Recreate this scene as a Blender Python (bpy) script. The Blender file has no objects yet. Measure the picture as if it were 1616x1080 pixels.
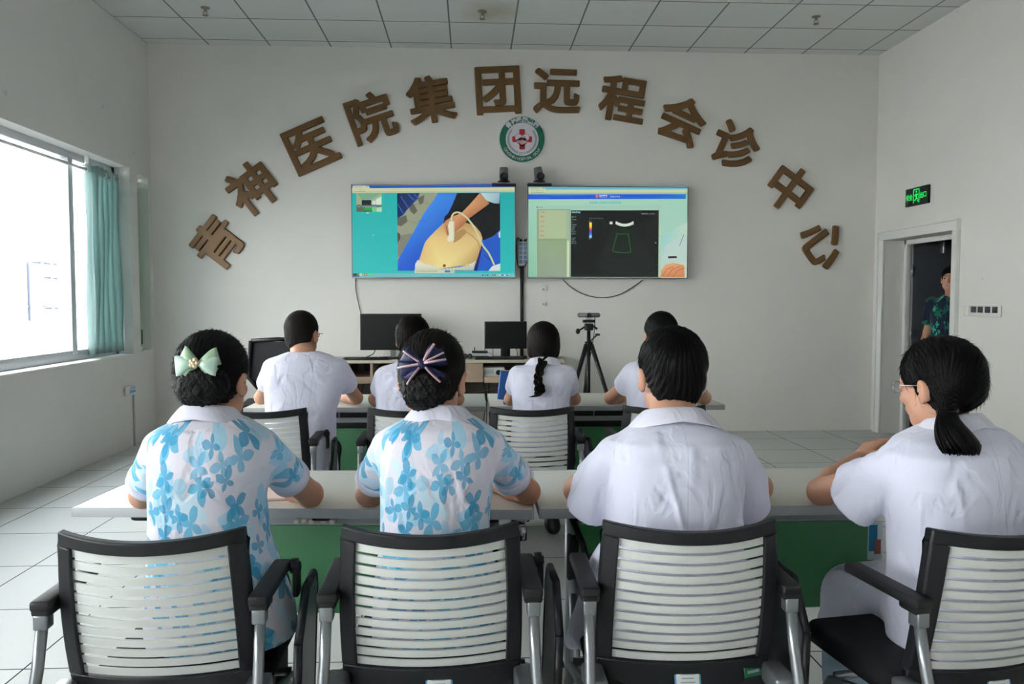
import bpy, bmesh, math, random
import numpy as np
from mathutils import Vector, Matrix, Euler
random.seed(7)
SC = bpy.context.scene
COL = SC.collection
# ------------------------------------------------------------------ camera, sky, lamps, exposure
CAM_H, YAW, PIT, F = 1.333, math.radians(2.87), math.radians(3.0), 1257.0
_cd = bpy.data.cameras.new('camera'); _cam = bpy.data.objects.new('camera', _cd); COL.objects.link(_cam)
_cd.sensor_width = 36.0; _cd.lens = 36.0 * F / 1616.0; _cd.clip_end = 200; _cd.clip_start = 0.05
_cam.location = (0, 0, CAM_H)
_cam.rotation_euler = (math.radians(90) - PIT, 0, -YAW)
SC.camera = _cam
SC.view_settings.view_transform = 'Standard'; SC.view_settings.look = 'None'
SC.view_settings.exposure = 1.1; SC.view_settings.gamma = 1.0; SC.view_settings.use_curve_mapping = False
w = bpy.data.worlds.new('overcast_sky'); SC.world = w; w.use_nodes = True
_bg = w.node_tree.nodes['Background']; _bg.inputs[0].default_value = (0.89, 0.93, 1.0, 1)
# overcast sky: brighter towards the zenith, dim below the horizon
_wt = w.node_tree; _tcw = _wt.nodes.new('ShaderNodeTexCoord'); _spw = _wt.nodes.new('ShaderNodeSeparateXYZ'); _rw = _wt.nodes.new('ShaderNodeValToRGB')
_wt.links.new(_tcw.outputs['Generated'], _spw.inputs[0]); _mw = _wt.nodes.new('ShaderNodeMath'); _mw.operation = 'MULTIPLY_ADD'; _mw.inputs[1].default_value = .5; _mw.inputs[2].default_value = .5
_wt.links.new(_spw.outputs[2], _mw.inputs[0]); _wt.links.new(_mw.outputs[0], _rw.inputs[0]); _cr = _rw.color_ramp
_cr.elements[0].position = .48; _cr.elements[0].color = (.08,)*3+(1,); _cr.elements[1].position = 1; _cr.elements[1].color = (1,)*3+(1,); _e = _cr.elements.new(.5); _e.color = (.42,)*3+(1,)
_ms = _wt.nodes.new('ShaderNodeMath'); _ms.operation = 'MULTIPLY'; _ms.inputs[1].default_value = 5.5; _wt.links.new(_rw.outputs[0], _ms.inputs[0]); _wt.links.new(_ms.outputs[0], _bg.inputs[1])
def area(name, loc, rot, sx, sy, power, color, portal=False):
    d = bpy.data.lights.new(name, 'AREA'); d.shape = 'RECTANGLE'; d.size = sx; d.size_y = sy
    d.energy = power; d.color = color
    if portal: d.cycles.is_portal = True
    o = bpy.data.objects.new(name, d); COL.objects.link(o); o.location = loc; o.rotation_euler = rot
    return o
_sd = bpy.data.lights.new('sun', 'SUN'); _sd.energy = 22; _sd.angle = math.radians(3); _sd.color = (1, .985, .97); _so = bpy.data.objects.new('sun', _sd); COL.objects.link(_so); _so.rotation_euler = (math.radians(-18), math.radians(42), 0)
# daylight arriving through the windows in the left wall (front one is in the picture, the other is beside and behind the camera)
area('window_daylight', (-3.36, 5.3, 1.7), (0, -math.pi/2, 0), 1.55, 4.1, 1, (1, 1, 1), portal=True)
area('window_daylight', (-3.36, 0.0, 1.7), (0, -math.pi/2, 0), 1.55, 4.1, 1, (1, 1, 1), portal=True)
area('window_daylight', (-3.36, -5.0, 1.7), (0, -math.pi/2, 0), 1.55, 3.6, 1, (1, 1, 1), portal=True)
SC.cycles.use_denoising = True
SC.cycles.max_bounces = 9; SC.cycles.diffuse_bounces = 6; SC.cycles.sample_clamp_indirect = 6

_fw = Vector((math.sin(YAW)*math.cos(PIT), math.cos(YAW)*math.cos(PIT), -math.sin(PIT)))
_rt = Vector((math.cos(YAW), -math.sin(YAW), 0)); _up = _rt.cross(_fw)
def at(px, py, Y):
    "point of the room at distance Y along the room that the survey of the photograph gives for this direction"
    r = _fw + _rt*((px-808)/F) - _up*((py-540)/F)
    t = Y / r.y
    return Vector((r.x*t, Y, CAM_H + r.z*t))

# ------------------------------------------------------------------ materials
def lin(c):
    if isinstance(c, str): c = [int(c[i:i+2], 16)/255 for i in (0, 2, 4)]
    return tuple((x/12.92 if x <= .04045 else ((x+.055)/1.055)**2.4) for x in c[:3]) + (1,)
_M = {}
def mat(name, color='808080', rough=.6, metal=0, spec=.5, bump=None, vary=None, emit=None, trans=0, sheen=0, sss=0):
    if name in _M: return _M[name]
    m = bpy.data.materials.new(name); m.use_nodes = True; nt = m.node_tree; b = nt.nodes['Principled BSDF']
    b.inputs['Base Color'].default_value = lin(color); b.inputs['Roughness'].default_value = rough
    b.inputs['Metallic'].default_value = metal; b.inputs['Specular IOR Level'].default_value = spec
    if sheen: b.inputs['Sheen Weight'].default_value = sheen
    if sss:
        b.inputs['Subsurface Weight'].default_value = sss; b.inputs['Subsurface Radius'].default_value = (.02,.008,.004); b.inputs['Subsurface Scale'].default_value = .5
    if emit: b.inputs['Emission Color'].default_value = lin(emit[0]); b.inputs['Emission Strength'].default_value = emit[1]
    tc = nt.nodes.new('ShaderNodeTexCoord')
    if vary:   # (scale, amount, stretch)
        n = nt.nodes.new('ShaderNodeTexNoise'); n.inputs['Scale'].default_value = vary[0]; n.inputs['Detail'].default_value = 4
        src = tc.outputs['Object']
        if len(vary) > 2:
            mp = nt.nodes.new('ShaderNodeMapping'); mp.inputs['Scale'].default_value = vary[2]; nt.links.new(src, mp.inputs[0]); src = mp.outputs[0]
        nt.links.new(src, n.inputs['Vector'])
        mx = nt.nodes.new('ShaderNodeMix'); mx.data_type = 'RGBA'; c = lin(color)
        mx.inputs[6].default_value = tuple(x*(1-vary[1]) for x in c[:3])+(1,); mx.inputs[7].default_value = tuple(min(1, x*(1+vary[1])) for x in c[:3])+(1,)
        nt.links.new(n.outputs['Fac'], mx.inputs[0]); nt.links.new(mx.outputs[2], b.inputs['Base Color'])
    if bump:
        n = nt.nodes.new('ShaderNodeTexNoise'); n.inputs['Scale'].default_value = bump[0]; n.inputs['Detail'].default_value = 3
        nt.links.new(tc.outputs['Object'], n.inputs['Vector'])
        bp = nt.nodes.new('ShaderNodeBump'); bp.inputs['Strength'].default_value = bump[1]; bp.inputs['Distance'].default_value = bump[2] if len(bump) > 2 else .002
        nt.links.new(n.outputs['Fac'], bp.inputs['Height']); nt.links.new(bp.outputs[0], b.inputs['Normal'])
    _M[name] = m; return m
def math_node(nt, op, a, b=None, c=None):
    n = nt.nodes.new('ShaderNodeMath'); n.operation = op
    for i, v in enumerate((a, b, c)):
        if v is None: continue
        if isinstance(v, (int, float)): n.inputs[i].default_value = v
        else: nt.links.new(v, n.inputs[i])
    return n.outputs[0]

# ------------------------------------------------------------------ object helpers
def tag(o, label=None, cat=None, group=None, kind=None):
    if label: o['label'] = label
    if cat: o['category'] = cat
    if group: o['group'] = group
    if kind: o['kind'] = kind
    return o
def thing(name, label, cat, loc=(0,0,0), rz=0, group=None):
    o = bpy.data.objects.new(name, None); COL.objects.link(o); o.location = loc; o.rotation_euler = (0,0,rz); o.empty_display_size = .1
    return tag(o, label, cat, group)
class MB:
    def __init__(s): s.v = []; s.f = []; s.m = []; s.sm = []
    def add(s, verts, faces, mi=0, smooth=False, M=None):
        k = len(s.v)
        if M is not None: verts = [M @ Vector(p) for p in verts]
        s.v += [tuple(p) for p in verts]; s.f += [[i+k for i in f] for f in faces]; s.m += [mi]*len(faces); s.sm += [smooth]*len(faces)
    def box(s, c, size, bev=0, mi=0, rot=None, seg=2):
        bm = bmesh.new(); bmesh.ops.create_cube(bm, size=1)
        for v in bm.verts: v.co = Vector((v.co.x*size[0], v.co.y*size[1], v.co.z*size[2]))
        if bev: bmesh.ops.bevel(bm, geom=bm.edges[:], offset=min(bev, min(size)*.49), segments=seg, affect='EDGES', profile=.5)
        M = Matrix.Translation(c)
        if rot: M = M @ Euler(rot).to_matrix().to_4x4()
        bm.verts.index_update()
        s.add([v.co.copy() for v in bm.verts], [[v.index for v in f.verts] for f in bm.faces], mi, bool(bev), M); bm.free()
    def tube(s, pts, r, n=12, mi=0, cap=True, flat=None):
        "sweep a circle (or ellipse r*flat) along pts; r may be a list"
        pts = [Vector(p) for p in pts]; rs = r if isinstance(r, (list, tuple)) else [r]*len(pts)
        vs = []; up = None
        for i, p in enumerate(pts):
            d = (pts[min(i+1, len(pts)-1)] - pts[max(i-1, 0)]).normalized()
            if up is None:
                up = Vector((0,0,1)) if abs(d.z) < .9 else Vector((0,1,0))
            a = d.cross(up).normalized(); up = a.cross(d).normalized()
            for k in range(n):
                t = 2*math.pi*k/n
                vs.append(p + (a*math.cos(t) + up*math.sin(t)*(flat or 1))*rs[i])
        fs = [[i*n+k, i*n+(k+1)%n, (i+1)*n+(k+1)%n, (i+1)*n+k] for i in range(len(pts)-1) for k in range(n)]
        if cap: fs += [list(range(n))[::-1], [(len(pts)-1)*n+k for k in range(n)]]
        s.add(vs, fs, mi, True)
    def cyl(s, a, b, r, n=20, mi=0, r2=None): s.tube([a, b], [r, r2 if r2 is not None else r], n, mi)
    def lathe(s, prof, c, axis='Z', n=24, mi=0):
        "profile [(r, h)] revolved about the axis through c"
        R = {'Z': Matrix.Identity(3), 'Y': Matrix.Rotation(-math.pi/2, 3, 'X'), 'X': Matrix.Rotation(math.pi/2, 3, 'Y')}[axis]
        vs = [Vector(c) + R @ Vector((r*math.cos(2*math.pi*k/n), r*math.sin(2*math.pi*k/n), h)) for r, h in prof for k in range(n)]
        fs = [[i*n+k, i*n+(k+1)%n, (i+1)*n+(k+1)%n, (i+1)*n+k] for i in range(len(prof)-1) for k in range(n)]
        fs += [list(range(n))[::-1], [(len(prof)-1)*n+k for k in range(n)]]
        s.add(vs, fs, mi, True)
    def ball(s, c, r, mi=0, n=16):
        r = r if isinstance(r, (tuple, list)) else (r, r, r)
        bm = bmesh.new(); bmesh.ops.create_uvsphere(bm, u_segments=n, v_segments=n//2+2, radius=1); bm.verts.index_update()
        s.add([Vector((c[0]+v.co.x*r[0], c[1]+v.co.y*r[1], c[2]+v.co.z*r[2])) for v in bm.verts], [[v.index for v in f.verts] for f in bm.faces], mi, True); bm.free()
    def prism(s, poly, d0, d1, plane='XZ', mi=0, M=None):
        "polygon in a plane, extruded from d0 to d1 along the third axis"
        n = len(poly)
        f3 = {'XZ': lambda p, d: (p[0], d, p[1]), 'XY': lambda p, d: (p[0], p[1], d), 'YZ': lambda p, d: (d, p[0], p[1])}[plane]
        vs = [f3(p, d0) for p in poly] + [f3(p, d1) for p in poly]
        s.add(vs, [list(range(n)), [n+i for i in range(n)][::-1]] + [[i, n+i, n+(i+1)%n, (i+1)%n] for i in range(n)], mi, False, M)
    def build(s, name, mats, parent=None, loc=None, fix=True):
        me = bpy.data.meshes.new(name); me.from_pydata(s.v, [], s.f)
        for m in (mats if isinstance(mats, (list, tuple)) else [mats]): me.materials.append(m)
        me.polygons.foreach_set('material_index', s.m); me.polygons.foreach_set('use_smooth', s.sm)
        if fix:
            bm = bmesh.new(); bm.from_mesh(me); bmesh.ops.recalc_face_normals(bm, faces=bm.faces[:]); bm.to_mesh(me); bm.free()
        me.update()
        o = bpy.data.objects.new(name, me); COL.objects.link(o)
        if parent: o.parent = parent
        if loc: o.location = loc
        return o
def smooth_angle(o, deg=40):
    me = o.data
    me.polygons.foreach_set('use_smooth', [True]*len(me.polygons))
    bm = bmesh.new(); bm.from_mesh(me)
    for e in bm.edges:
        if len(e.link_faces) == 2 and e.calc_face_angle(0) > math.radians(deg): e.smooth = False
    bm.to_mesh(me); bm.free()
def struct(o): o['kind'] = 'structure'; return o
def copy_tree(o, parent=None):
    c = o.copy(); COL.objects.link(c)
    if parent: c.parent = parent
    for ch in [x for x in o.children]: copy_tree(ch, c)
    return c

# ------------------------------------------------------------------ distance-field modelling (numpy surface nets)
class SDF:
    def __init__(s, lo, hi, h):
        s.h = h; s.lo = np.array(lo, float); s.n = np.ceil((np.array(hi)-s.lo)/h).astype(int)+1
        s.g = np.full(s.n, 1.0, np.float32)
        s.ax = [s.lo[i]+h*np.arange(s.n[i]) for i in range(3)]
    def _sl(s, lo, hi, m):
        a = np.clip(np.floor((np.array(lo)-m-s.lo)/s.h).astype(int), 0, s.n); b = np.clip(np.ceil((np.array(hi)+m-s.lo)/s.h).astype(int)+1, 0, s.n)
        if (b <= a).any(): return None, None
        sl = tuple(slice(a[i], b[i]) for i in range(3))
        P = np.stack(np.meshgrid(*[s.ax[i][sl[i]] for i in range(3)], indexing='ij'), -1)
        return sl, P
    def _mix(s, sl, d, k, op):
        g = s.g[sl]
        if op == 'sub': d = -d
        if k <= 0: r = np.minimum(g, d) if op == 'add' else np.maximum(g, d)
        else:
            e = np.clip(k-np.abs(g-d), 0, None)/k; q = e*e*k*.25
            r = np.minimum(g, d)-q if op == 'add' else np.maximum(g, d)+q
        s.g[sl] = r
    def cone(s, a, b, ra, rb, k=.0, op='add', flat_end=False, sq=None):
        a = np.array(a, float); b = np.array(b, float); R = max(ra, rb)
        sl, P = s._sl(np.minimum(a, b)-R, np.maximum(a, b)+R, k+3*s.h)
        if sl is None: return
        ab = b-a; L2 = ab@ab; v = P-a; t0 = (v@ab)/L2; t = np.clip(t0, 0, 1)
        q = v-t[..., None]*ab; d = np.sqrt((q**2).sum(-1))-(ra+(rb-ra)*t)
        if flat_end: d = np.maximum(d, (t0-1)*math.sqrt(L2))
        s._mix(sl, d, k, op)
    def ell(s, c, r, k=0, op='add', R=None):
        c = np.array(c, float); r = np.array(r, float); m = r.max()
        sl, P = s._sl(c-m, c+m, k+3*s.h)
        if sl is None: return
        q = P-c
        if R is not None: q = q@np.array(R)
        k0 = np.sqrt(((q/r)**2).sum(-1)); k1 = np.sqrt(((q/(r*r))**2).sum(-1))+1e-9
        s._mix(sl, k0*(k0-1)/k1, k, op)
    def box(s, c, half, rnd=0, k=0, op='add', R=None):
        c = np.array(c, float); half = np.array(half, float); m = np.linalg.norm(half)
        sl, P = s._sl(c-m, c+m, k+3*s.h)
        if sl is None: return
        q = P-c
        if R is not None: q = q@np.array(R)
        q = np.abs(q)-(half-rnd)
        d = np.sqrt((np.clip(q, 0, None)**2).sum(-1))+np.minimum(q.max(-1), 0)-rnd
        s._mix(sl, d, k, op)
    def plane(s, p, n, k=0):
        "keep the side opposite to n"
        n = np.array(n, float); n /= np.linalg.norm(n)
        P = np.stack(np.meshgrid(*s.ax, indexing='ij'), -1)
        s._mix(tuple(slice(0, x) for x in s.n), -((P-np.array(p))@n), k, 'sub')
    def column(s, keys, ang=0, k=0, ex=2.5, grow=0):
        "upright body of super-elliptical sections; keys (z, cx, cy, a, b) with z rising"
        K = np.array(keys, float); a = K[:, 3].max()+K[:, 4].max()+grow
        lo = (K[:, 1].min()-a, K[:, 2].min()-a, K[0, 0]); hi = (K[:, 1].max()+a, K[:, 2].max()+a, K[-1, 0])
        sl, P = s._sl(lo, hi, k+3*s.h)
        z = P[..., 2]; f = lambda i: np.interp(z, K[:, 0], K[:, i])
        A = f(3)+grow; B = f(4)+grow; x = P[..., 0]-f(1); y = P[..., 1]-f(2)
        if ang: ca, sa = math.cos(ang), math.sin(ang); x, y = x*ca+y*sa, -x*sa+y*ca
        nr = (np.abs(x/A)**ex+np.abs(y/B)**ex)**(1/ex)
        d = (nr-1)*np.minimum(A, B)
        d = np.where(nr < 1, d, np.minimum(d, np.abs(d)))
        d = np.maximum(d, np.maximum(z-K[-1, 0]-grow*.5, K[0, 0]-z))
        s._mix(sl, d, k, 'add')
    def mesh(s):
        g = s.g; h = s.h; ins = g < 0
        n = np.array(g.shape)
        c = [ins[i:n[0]-1+i, j:n[1]-1+j, k:n[2]-1+k] for i in (0,1) for j in (0,1) for k in (0,1)]
        cnt = sum(x.astype(np.int8) for x in c); act = (cnt > 0) & (cnt < 8)
        idx = np.argwhere(act); N = len(idx)
        vid = np.full(act.shape, -1, np.int64); vid[act] = np.arange(N)
        acc = np.zeros((N, 3)); num = np.zeros(N)
        corner = [(i, j, k) for i in (0,1) for j in (0,1) for k in (0,1)]
        val = {cc: g[idx[:, 0]+cc[0], idx[:, 1]+cc[1], idx[:, 2]+cc[2]] for cc in corner}
        for a in corner:
            for ax in range(3):
                if a[ax]: continue
                b = list(a); b[ax] = 1; b = tuple(b); va, vb = val[a], val[b]
                cr = (va < 0) != (vb < 0); t = np.where(cr, va/np.where(cr, va-vb, 1), 0)
                p = np.tile(np.array(a, float), (N, 1)); p[:, ax] += t
                acc[cr] += p[cr]; num += cr
        V = s.lo+h*(idx+acc/np.maximum(num, 1)[:, None])
        Fs = []
        for ax in range(3):
            u, v = (ax+1) % 3, (ax+2) % 3
            sl0 = [slice(1, n[i]-1) for i in range(3)]; sl1 = list(sl0); sl0[ax] = slice(0, n[ax]-1); sl1[ax] = slice(1, n[ax])
            A = ins[tuple(sl0)]; B = ins[tuple(sl1)]; e = np.argwhere(A != B)
            fl = A[tuple(e.T)]
            off = np.array([1, 1, 1]); off[ax] = 0; e = e+off
            q = []
            for du, dv in ((-1,-1), (0,-1), (0,0), (-1,0)):
                p = e.copy(); p[:, u] += du; p[:, v] += dv; q.append(vid[tuple(p.T)])
            q = np.stack(q, 1); q[~fl] = q[~fl][:, ::-1]; Fs.append(q)
        Fc = np.concatenate(Fs); Fc = Fc[(Fc >= 0).all(1)]
        return V, Fc
def laplace(V, Fc, it, lam=.5):
    e = np.concatenate([Fc[:, [i, (i+1) % 4]] for i in range(4)]); e = np.concatenate([e, e[:, ::-1]])
    deg = np.bincount(e[:, 0], minlength=len(V))[:, None]
    for _ in range(it):
        A = np.stack([np.bincount(e[:, 0], V[e[:, 1], i], len(V)) for i in range(3)], 1)/np.maximum(deg, 1)
        V = V+lam*(A-V)
    return V
def vnormals(V, Fc):
    n = np.cross(V[Fc[:, 2]]-V[Fc[:, 0]], V[Fc[:, 3]]-V[Fc[:, 1]]); N = np.zeros_like(V)
    for i in range(4): N += np.stack([np.bincount(Fc[:, i], n[:, j], len(V)) for j in range(3)], 1)
    return N/(np.linalg.norm(N, axis=1)[:, None]+1e-12)
def np_mesh(name, V, Fc, mats, parent=None, mi=None, attrs=None, extra=None):
    "quads from numpy; extra = (verts, faces(3 or 4 wide)) of loose fine geometry such as hair strands"
    me = bpy.data.meshes.new(name)
    loops = Fc.ravel(); starts = np.arange(len(Fc))*4; tot = np.full(len(Fc), 4)
    nV = len(V)
    if extra is not None:
        w_ = extra[1].shape[1]; starts = np.concatenate([starts, len(loops)+np.arange(len(extra[1]))*w_]); tot = np.concatenate([tot, np.full(len(extra[1]), w_)])
        loops = np.concatenate([loops, (extra[1]+nV).ravel()]); V = np.concatenate([V, extra[0]])
        if mi is not None: mi = np.concatenate([mi, np.zeros(len(extra[1]), int)])
    me.vertices.add(len(V)); me.vertices.foreach_set('co', V.astype(np.float32).ravel())
    me.loops.add(len(loops)); me.loops.foreach_set('vertex_index', loops.astype(np.int32))
    me.polygons.add(len(starts)); me.polygons.foreach_set('loop_start', starts.astype(np.int32)); me.polygons.foreach_set('loop_total', tot.astype(np.int32))
    for m in mats: me.materials.append(m)
    if mi is not None: me.polygons.foreach_set('material_index', mi.astype(np.int32))
    me.update(calc_edges=True); me.validate()
    me.polygons.foreach_set('use_smooth', np.ones(len(me.polygons), bool))
    for nm, arr in (attrs or {}).items():
        a = me.attributes.new(nm, 'FLOAT_VECTOR', 'POINT')
        if len(arr) < len(V): arr = np.concatenate([arr, np.tile(arr[:1], (len(V)-len(arr), 1))])
        a.data.foreach_set('vector', arr.astype(np.float32).ravel())
    o = bpy.data.objects.new(name, me); COL.objects.link(o)
    if parent: o.parent = parent
    return o
def text_mesh(body, size, offset=0):
    "flat filled outline of the writing, as triangles (verts 2D, faces), centred"
    c = bpy.data.curves.new('writing', 'FONT'); c.body = body; c.size = size; c.offset = offset; c.resolution_u = 4; c.fill_mode = 'FRONT'
    o = bpy.data.objects.new('writing', c); COL.objects.link(o)
    dg = bpy.context.evaluated_depsgraph_get(); dg.update(); me = bpy.data.meshes.new_from_object(o.evaluated_get(dg))
    V = np.array([v.co[:] for v in me.vertices]).reshape(-1, 3)[:, :2]; Fa = [list(p.vertices) for p in me.polygons]
    bpy.data.objects.remove(o); bpy.data.curves.remove(c); bpy.data.meshes.remove(me)
    if len(V): V = V-(V.max(0)+V.min(0))/2
    return V, Fa
def bold_glyph(ch, size, grow, depth, h=.005):
    "thick board-cut character in the XZ plane, front at y=-depth"
    V, Fa = text_mesh(ch, size)
    sc = size*.92/max(V.max(0)-V.min(0)); V = V*sc*(1-2*grow/size*.92)
    cnt = {}
    for f in Fa:
        for i in range(len(f)):
            e = tuple(sorted((f[i], f[(i+1) % len(f)]))); cnt[e] = cnt.get(e, 0)+1
    E = np.array([e for e, k in cnt.items() if k == 1])
    R = size*.62; xs = np.arange(-R, R, h); X, Z = np.meshgrid(xs, xs, indexing='ij'); P = np.stack([X, Z], -1)
    A = V[E[:, 0]]; B = V[E[:, 1]]; D = np.full(X.shape, 9.0); cr = np.zeros(X.shape, int)
    for a, b in zip(A, B):
        ab = b-a; v = P-a; t = np.clip((v@ab)/(ab@ab+1e-12), 0, 1); D = np.minimum(D, np.abs(v-t[..., None]*ab).max(-1)*.55+np.sqrt(((v-t[..., None]*ab)**2).sum(-1))*.45)
        c = ((a[1] > Z) != (b[1] > Z)); xi = a[0]+(Z-a[1])*(b[0]-a[0])/((b[1]-a[1]) if abs(b[1]-a[1]) > 1e-9 else 1e-9); cr += (c & (X < xi))
    D = np.where(cr % 2 == 1, -D, D)-grow
    g = SDF((-R, -depth-2*h, -R), (R-h, 2*h, R-h), h); g.g = g.g[:len(xs), :, :len(xs)]; g.n = np.array(g.g.shape)
    y = g.ax[1][:g.g.shape[1]]; yd = np.maximum(-depth-y, y)
    g.g = np.maximum(D[:, None, :], yd[None, :, None]).astype(np.float32)
    return g.mesh()
# ------------------------------------------------------------------ the room
XL, XR, YB, ZC, YF = -3.10, 4.09, 7.94, 3.79, -7.5
T = .24
def wall_material(name, base, stain=0):
    if name in _M: return _M[name]
    m = mat(name, base, .85, spec=.25, bump=(60, .08, .001)); nt = m.node_tree; b = nt.nodes['Principled BSDF']; L = nt.links.new
    tc = nt.nodes['Texture Coordinate']
    n = nt.nodes.new('ShaderNodeTexNoise'); n.inputs['Scale'].default_value = 1.3; n.inputs['Detail'].default_value = 7; L(tc.outputs['Object'], n.inputs[0])
    r = nt.nodes.new('ShaderNodeMapRange'); r.inputs[1].default_value = .35; r.inputs[2].default_value = .75; r.inputs[3].default_value = 1.0; r.inputs[4].default_value = .94; L(n.outputs[0], r.inputs[0])
    v = nt.nodes.new('ShaderNodeTexVoronoi'); v.inputs['Scale'].default_value = 1.7; L(tc.outputs['Object'], v.inputs[0])
    n2 = nt.nodes.new('ShaderNodeTexNoise'); n2.inputs['Scale'].default_value = 9; L(tc.outputs['Object'], n2.inputs[0])
    sp = math_node(nt, 'LESS_THAN', math_node(nt, 'ADD', v.outputs['Distance'], math_node(nt, 'MULTIPLY', n2.outputs[0], .06)), .052+.02*stain)
    k = math_node(nt, 'MULTIPLY', r.outputs[0], math_node(nt, 'SUBTRACT', 1.0, math_node(nt, 'MULTIPLY', sp, .13)))
    mx = nt.nodes.new('ShaderNodeMix'); mx.data_type = 'RGBA'; mx.blend_type = 'MULTIPLY'; mx.inputs[0].default_value = 1; mx.inputs[6].default_value = lin(base)
    cb = nt.nodes.new('ShaderNodeCombineColor'); [L(k, cb.inputs[i]) for i in range(3)]; L(cb.outputs[0], mx.inputs[7]); L(mx.outputs[2], b.inputs['Base Color'])
    return m
WALL = wall_material('white_wall_paint', 'dedcd7'); WALLL = wall_material('window_wall_paint', 'dcdcda', 1)

def tile_material(name, base, line, x0, px, y0, py, wid, speck, rough):
    m = mat(name, base, rough, spec=.45); nt = m.node_tree; b = nt.nodes['Principled BSDF']; L = nt.links.new
    tc = nt.nodes['Texture Coordinate']; sp = nt.nodes.new('ShaderNodeSeparateXYZ'); L(tc.outputs['Object'], sp.inputs[0])
    def g(v, o, p):
        f = math_node(nt, 'FRACT', math_node(nt, 'DIVIDE', math_node(nt, 'SUBTRACT', v, o-100*p), p))
        return math_node(nt, 'MULTIPLY', math_node(nt, 'ABSOLUTE', math_node(nt, 'SUBTRACT', f, .5)), p)
    dx = g(sp.outputs[0], x0, px); dy = g(sp.outputs[1], y0, py)
    l = math_node(nt, 'MAXIMUM', math_node(nt, 'GREATER_THAN', dx, px/2-wid/2), math_node(nt, 'GREATER_THAN', dy, py/2-wid/2))
    # every panel has a shade of its own, and a fine speckle
    fx = math_node(nt, 'FLOOR', math_node(nt, 'DIVIDE', math_node(nt, 'SUBTRACT', sp.outputs[0], x0), px)); fy = math_node(nt, 'FLOOR', math_node(nt, 'DIVIDE', math_node(nt, 'SUBTRACT', sp.outputs[1], y0), py))
    cb = nt.nodes.new('ShaderNodeCombineXYZ'); L(fx, cb.inputs[0]); L(fy, cb.inputs[1]); wn = nt.nodes.new('ShaderNodeTexWhiteNoise'); L(cb.outputs[0], wn.inputs[0])
    n = nt.nodes.new('ShaderNodeTexNoise'); n.inputs['Scale'].default_value = speck[0]; n.inputs['Detail'].default_value = 2; L(tc.outputs['Object'], n.inputs[0])
    k = math_node(nt, 'ADD', math_node(nt, 'MULTIPLY', wn.outputs[0], .07), math_node(nt, 'ADD', 1-.035-speck[1]/2, math_node(nt, 'MULTIPLY', n.outputs[0], speck[1])))
    cc = nt.nodes.new('ShaderNodeCombineColor'); [L(k, cc.inputs[i]) for i in range(3)]
    mu = nt.nodes.new('ShaderNodeMix'); mu.data_type = 'RGBA'; mu.blend_type = 'MULTIPLY'; mu.inputs[0].default_value = 1; mu.inputs[6].default_value = lin(base); L(cc.outputs[0], mu.inputs[7])
    mx = nt.nodes.new('ShaderNodeMix'); mx.data_type = 'RGBA'; L(l, mx.inputs[0]); L(mu.outputs[2], mx.inputs[6]); mx.inputs[7].default_value = lin(line)
    L(mx.outputs[2], b.inputs['Base Color']); L(math_node(nt, 'ADD', rough, math_node(nt, 'MULTIPLY', l, .3)), b.inputs['Roughness'])
    return m, nt, mx, tc, sp
FLOORM = tile_material('raised_floor_panels', 'c0c2c0', '1f1f1f', -2.78, .578, 7.50, .575, .007, (160, .16), .48)[0]
CEILM, _nt, _mx, _tc, _sp = tile_material('ceiling_panels', 'd3d5d4', '6f7578', -2.521, .5815, 7.20, .5815, .014, (220, .05), .8)
# brown water stain round one sprinkler
_v = _nt.nodes.new('ShaderNodeVectorMath'); _v.operation = 'DISTANCE'; _nt.links.new(_tc.outputs['Object'], _v.inputs[0]); _v.inputs[1].default_value = (.16, 6.93, 3.79)
_n = _nt.nodes.new('ShaderNodeTexNoise'); _n.inputs['Scale'].default_value = 5; _nt.links.new(_tc.outputs['Object'], _n.inputs[0])
_s = _nt.nodes.new('ShaderNodeMapRange'); _s.inputs[1].default_value = .16; _s.inputs[2].default_value = .42; _s.inputs[3].default_value = .55; _s.inputs[4].default_value = 0
_nt.links.new(math_node(_nt, 'ADD', _v.outputs['Value'], math_node(_nt, 'MULTIPLY', _n.outputs[0], .22)), _s.inputs[0])
_m2 = _nt.nodes.new('ShaderNodeMix'); _m2.data_type = 'RGBA'; _nt.links.new(_s.outputs[0], _m2.inputs[0]); _nt.links.new(_mx.outputs[2], _m2.inputs[6]); _m2.inputs[7].default_value = lin('a89a72')
_nt.links.new(_m2.outputs[2], _nt.nodes['Principled BSDF'].inputs['Base Color'])

def slab(name, lo, hi, m):
    b = MB(); b.box([(lo[i]+hi[i])/2 for i in range(3)], [hi[i]-lo[i] for i in range(3)]); return struct(b.build(name, m))
slab('floor', (XL-T, YF-T, -.12), (7.2, 11.2, 0), FLOORM)
slab('ceiling', (XL-T, YF-T, ZC), (XR+T, YB+T, ZC+.12), CEILM)
slab('wall_back', (XL-T, YB, 0), (XR+T, YB+T, ZC), WALL)
slab('wall_rear', (XL-T, YF-T, 0), (XR+T, YF, ZC), WALL)
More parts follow.
